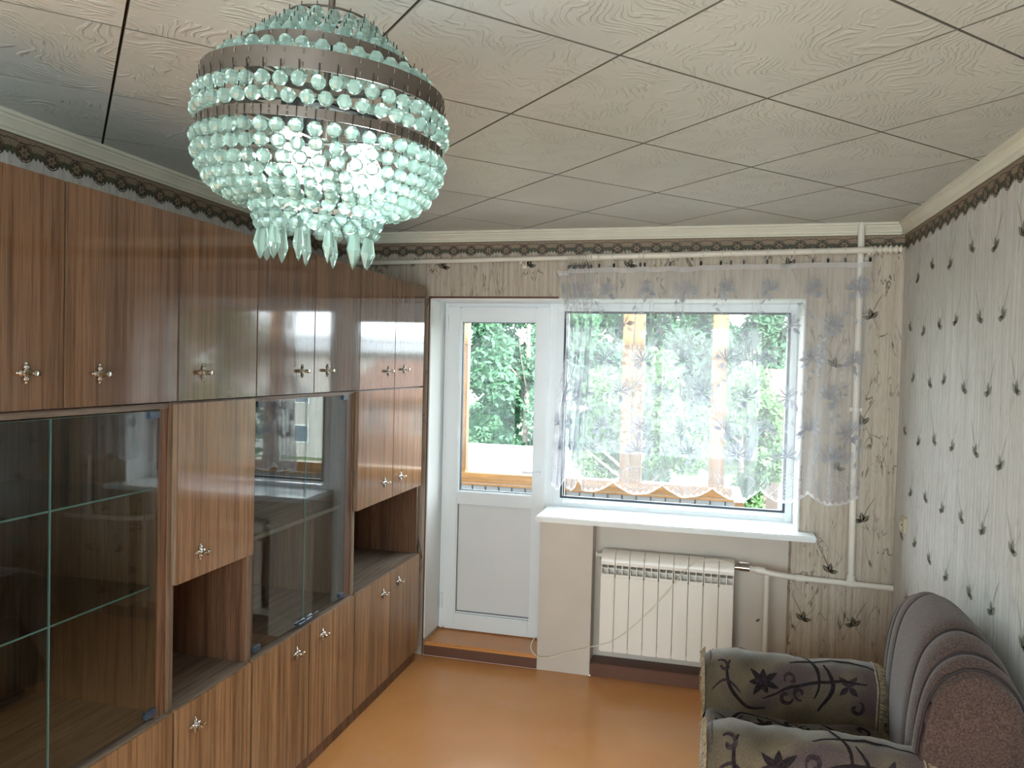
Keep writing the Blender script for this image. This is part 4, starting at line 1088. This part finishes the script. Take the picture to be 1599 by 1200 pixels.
for yc in (AY0+.052, AY1-.085):
    part('armrest', arm_shape(yc, .055, .92), M['chenille'], arm, smooth=60)
# shell back: side profile swept along y with channels and piping
def back_h(y):
    t = (y-(AY0+AY1)/2)/((AY1-AY0)/2); return .890+.075*(1-abs(t)**2.2)
pip = [AY0+.018, AY0+.085, AY0+.20, AY1-.20, AY1-.085, AY1-.018]
def back_prof(y, infl=0.0):
    h = back_h(y); hb = .955
    dz = h-hb
    base_ = [(.640, .30), (.628, .45), (.625, .60), (.632, .72), (.650, .83), (.682, .905), (.735, .950), (.790, .955), (.845, .925), (.890, .86), (.915, .76), (.925, .60), (.925, .30)]
    out = []
    cxm, czm = .78, .62
    for x, z in base_:
        w = max(0, (z-.55)/.4); z2 = z+dz*w
        d = Vector((x-cxm, z2-czm)); l = d.length or 1
        tt = (y-AY0)/(AY1-AY0); xs_ = x+d.x/l*infl
        out.append((xs_+.075*max(0, tt)*(1-(xs_-.62)/.32), z2+d.y/l*infl))
    return out
def sm(prof_, n=4):
    return [(p.x, p.y) for p in [Vector((q.x, q.y)) for q in bez([(a, b, 0) for a, b in prof_], n)]]
ys = []; NYS = 64
for i in range(NYS+1): ys.append(AY0+(AY1-AY0)*i/NYS)
rows_ = []
for y in ys:
    d = min(abs(y-q) for q in pip); infl = .016*(1-math.exp(-(d/.022)**1.3))-.004
    if y < pip[0] or y > pip[-1]: infl = -.010
    rw = [(x, y, z) for x, z in sm(back_prof(y, infl))]; rows_.append(rw+[rw[0]])
mb = MB().grid(rows_); m_ = len(rows_[0])
# domed end caps
for i_, s in ((0, -1), (NYS, 1)):
    y = ys[i_]; P = rows_[i_]; cx_, cz_ = .78, .62; rings_ = [P]
    for q, b in ((.93, .010), (.75, .018), (.4, .024), (.0, .026)):
        rings_.append([(cx_+(p[0]-cx_)*q, y+s*b*0.6, cz_+(p[2]-cz_)*q) for p in P])
    mb.grid(rings_)
back = part('backrest', mb, M['chenille'], arm, smooth=70)
for q in pip:
    part('piping', MB().tube([(x, q, z) for x, z in sm(back_prof(q, -.001))], .0042, 6), M['piping'], back, smooth=True)
# worn floral strip on the near corner of the back front
fl = MB(); rnd2 = random.Random(2)
wf = []
for i in range(9):
    y = AY0-.012+.028*i/8*0+.0; wf.append(y)
pp = sm(back_prof(AY0, -.010)); fl.grid([[(x-.004+.0*j, AY0-.004+j*.020, z) for x, z in pp[2:18]] for j in range(2)])
part('worn_floral_edge', fl, M['floral_worn'], back, smooth=True)
# rear part of near arm swelling beside the back
# throws: tapestry covers over arms and seat, each a loose cloth of its own
def vine_put_arm(yc, w, ztop, off, seed, wav):
    def f(p):       # p = (x, s) with s the distance measured over the roll, 0 at the top centre, + to -y side
        x, s = p; hw = w*1.28
        if abs(s) < hw: a = PI/2+s/hw*PI/2; yy = yc+w*math.cos(a)*1.0; zz = ztop-w0*.75+(w0*.75+(w-w0))*math.sin(a)
        else: yy = yc-(w if s > 0 else -w); zz = ztop-w0*.75-(abs(s)-hw)
        sg = -1 if s > 0 else 1
        q = Vector((x, yy, zz)); d = mnoise.noise(Vector((q.x*9+seed, q.y*9, q.z*9)))*wav+mnoise.noise(Vector((q.x*22+seed, q.y*18, q.z*8)))*wav*.5
        n_ = Vector((0, yy-yc, max(0, zz-(ztop-w*.8)))).normalized()
        return (q.x+d*.6+n_.x*off, q.y+d+n_.y*off, q.z+d*.8+n_.z*off)
    return f
w0 = .082
def motifs(putf, x0, x1, s0, s1, seed):
    r_ = random.Random(seed); A = MB(); B = MB()
    def ad(mb, poly): mb.add([putf(p) for p in poly], [tuple(range(len(poly)))])
    def ln(mb, pts, w):
        for q in ribbon2(pts, w): ad(mb, q)
    x = x0+.02
    # long crossing vines
    cl = lambda q: min(max(q, x0+.006), x1-.006)
    cs = lambda q: min(max(q, s0+.01), s1-.01)
    def path(mb, pts, w): ln(mb, [(cl(a_), cs(b_)) for a_, b_ in pts], w)
    for sc in ((s0+s1)/2+.12, (s0+s1)/2-.13):
        path(A, arc2(x0+.19, sc-.02, .125, .115, PI*.45, PI*1.15, 16), .0065)
        path(A, arc2(x0+.26, sc-.03, .15, .14, -PI*.45, PI*.15, 14), .0060)
        path(A, [(x0+.20+.36*t, sc+.07-.09*t-.05*math.sin(3*t)) for t in [q/14 for q in range(15)]], .0055)
        path(A, [(x0+.42+.03*math.sin(4*t), sc-.09+.17*t) for t in [q/8 for q in range(9)]], .0070)
        path(A, [(x0+.30+.30*t, sc-.085-.03*math.sin(3*t)) for t in [q/10 for q in range(11)]], .0058)
        path(B, [(x0+.02+.10*t, sc+.05-.04*math.sin(3.2*t)) for t in [q/8 for q in range(9)]], .0050)
        for q in range(7):
            ad(A, [(cl(a_), cs(b_)) for a_, b_ in leaf2(x0+.20, sc, q*2*PI/7+.3, .062-.012*(q % 2), .0115, 5)])
        for q in range(5): ad(B, [(cl(a_), cs(b_)) for a_, b_ in leaf2(x0+.20, sc+.012, q*2*PI/5, .036, .010, 5)])
        for q, (ox, oy) in enumerate(((.285, .045), (.335, .02), (.300, -.02), (.06, -.045), (.53, .05))):
            path(B, arc2(x0+ox, sc+oy, .026, .006, q*1.3, q*1.3+5.6, 14), .0072)
        for q in range(4): ad(B, [(cl(a_), cs(b_)) for a_, b_ in leaf2(x0+.50, sc-.02, q*PI/2+.6+seed, .045, .010, 5)])
    return A, B
def fringe(pts, dirs, seed, L=.03):
    r_ = random.Random(seed); mb = MB()
    for i in range(len(pts)-1):
        for k in range(5):
            t = (k+r_.random())/5; p = Vector(pts[i]).lerp(Vector(pts[i+1]), t); d = Vector(dirs(p)).normalized()
            e1 = p+d*L*.5+Vector((r_.uniform(-.004, .004), r_.uniform(-.004, .004), -.004)); e2 = p+d*L*r_.uniform(.7, 1.1)+Vector((r_.uniform(-.008, .008), r_.uniform(-.008, .008), -.012))
            mb.tube([p, e1, e2], [.0013, .0012, .0008], 4)
    return mb
for yc, lb, sd_, zin in ((AY0+.052, 'olive patterned fringed throw over the near arm of the armchair', 3, None), (AY1-.085, 'olive patterned fringed throw over the far arm of the armchair', 8, None)):
    t = empty('arm_throw', (.35, yc, .60), lb, 'throw', 'patterned throws on the armchair')
    w = w0+.013; zt2 = .625+.002
    xa, xb = .035, .655
    near = yc < 2.7
    mb = arm_shape(yc, xa, xb, w=w0, ztop=.625, grow=.013, n=20, xs=44, wav=.010, seed=sd_, zlow=(.12 if near else .42), zin=(.42 if near else .12))
    mb.f = mb.f[:-1]
    part('cloth', mb, M['tapestry'], t, smooth=80)
    f = vine_put_arm(yc, w, .625+.0, .0022, sd_, .010)
    A, B = motifs(f, xa+.01, xb-.01, -.26, .26, sd_)
    part('vine_pattern', A, M['tapestry_dark'], t, kind='stuff', fixn=False); part('flower_pattern', B, M['tapestry_mauve'], t, kind='stuff', fixn=False)
    edge = [f((xb-.004, s/20*.26)) for s in range(-20, 21)]
    part('fringe', fringe(edge, lambda p: (1, 0, .1), sd_), M['fringe'], t, kind='stuff')
    edge = [f((xa+.004, s/20*.26)) for s in range(-20, 21)]
    part('front_fringe', fringe(edge, lambda p: (-.6, 0, -.7), sd_+1, .018), M['fringe'], t, kind='stuff')
    # stitched braid along the rear edge
    br = MB().tube([f((xb-.012, s/40*.26)) for s in range(-40, 41)], .003, 5); part('braid', br, M['fringe'], t, smooth=True)
st_ = empty('seat_throw', (.35, 2.74, .43), 'olive patterned throw spread over the seat of the armchair', 'throw', 'patterned throws on the armchair')
def seat_p(x, y, off=0):
    z = .438+.008*math.sin(x*14)*math.sin(y*11)+mnoise.noise(Vector((x*12, y*12, 0)))*.010
    # rise slightly against the arms, fold over the front edge
    if x < .05: z -= (0.05-x)*9*.5; 
    return (max(x, .028), y, z+off)
rows_ = [[seat_p(-.02+.68*i/40, AY0+.138+(AY1-AY0-.306)*j/24) for i in range(41)] for j in range(25)]
part('cloth', MB().grid(rows_), M['tapestry'], st_, smooth=80)
A, B = motifs(lambda p: seat_p(p[0], 2.74+p[1], .0025), .06, .64, -.20, .20, 21)
part('vine_pattern', A, M['tapestry_dark'], st_, kind='stuff', fixn=False); part('flower_pattern', B, M['tapestry_mauve'], st_, kind='stuff', fixn=False)
part('fringe', fringe([seat_p(.655, AY0+.17+(AY1-AY0-.34)*j/30, .004) for j in range(31)], lambda p: (1, 0, .1), 5), M['fringe'], st_, kind='stuff')
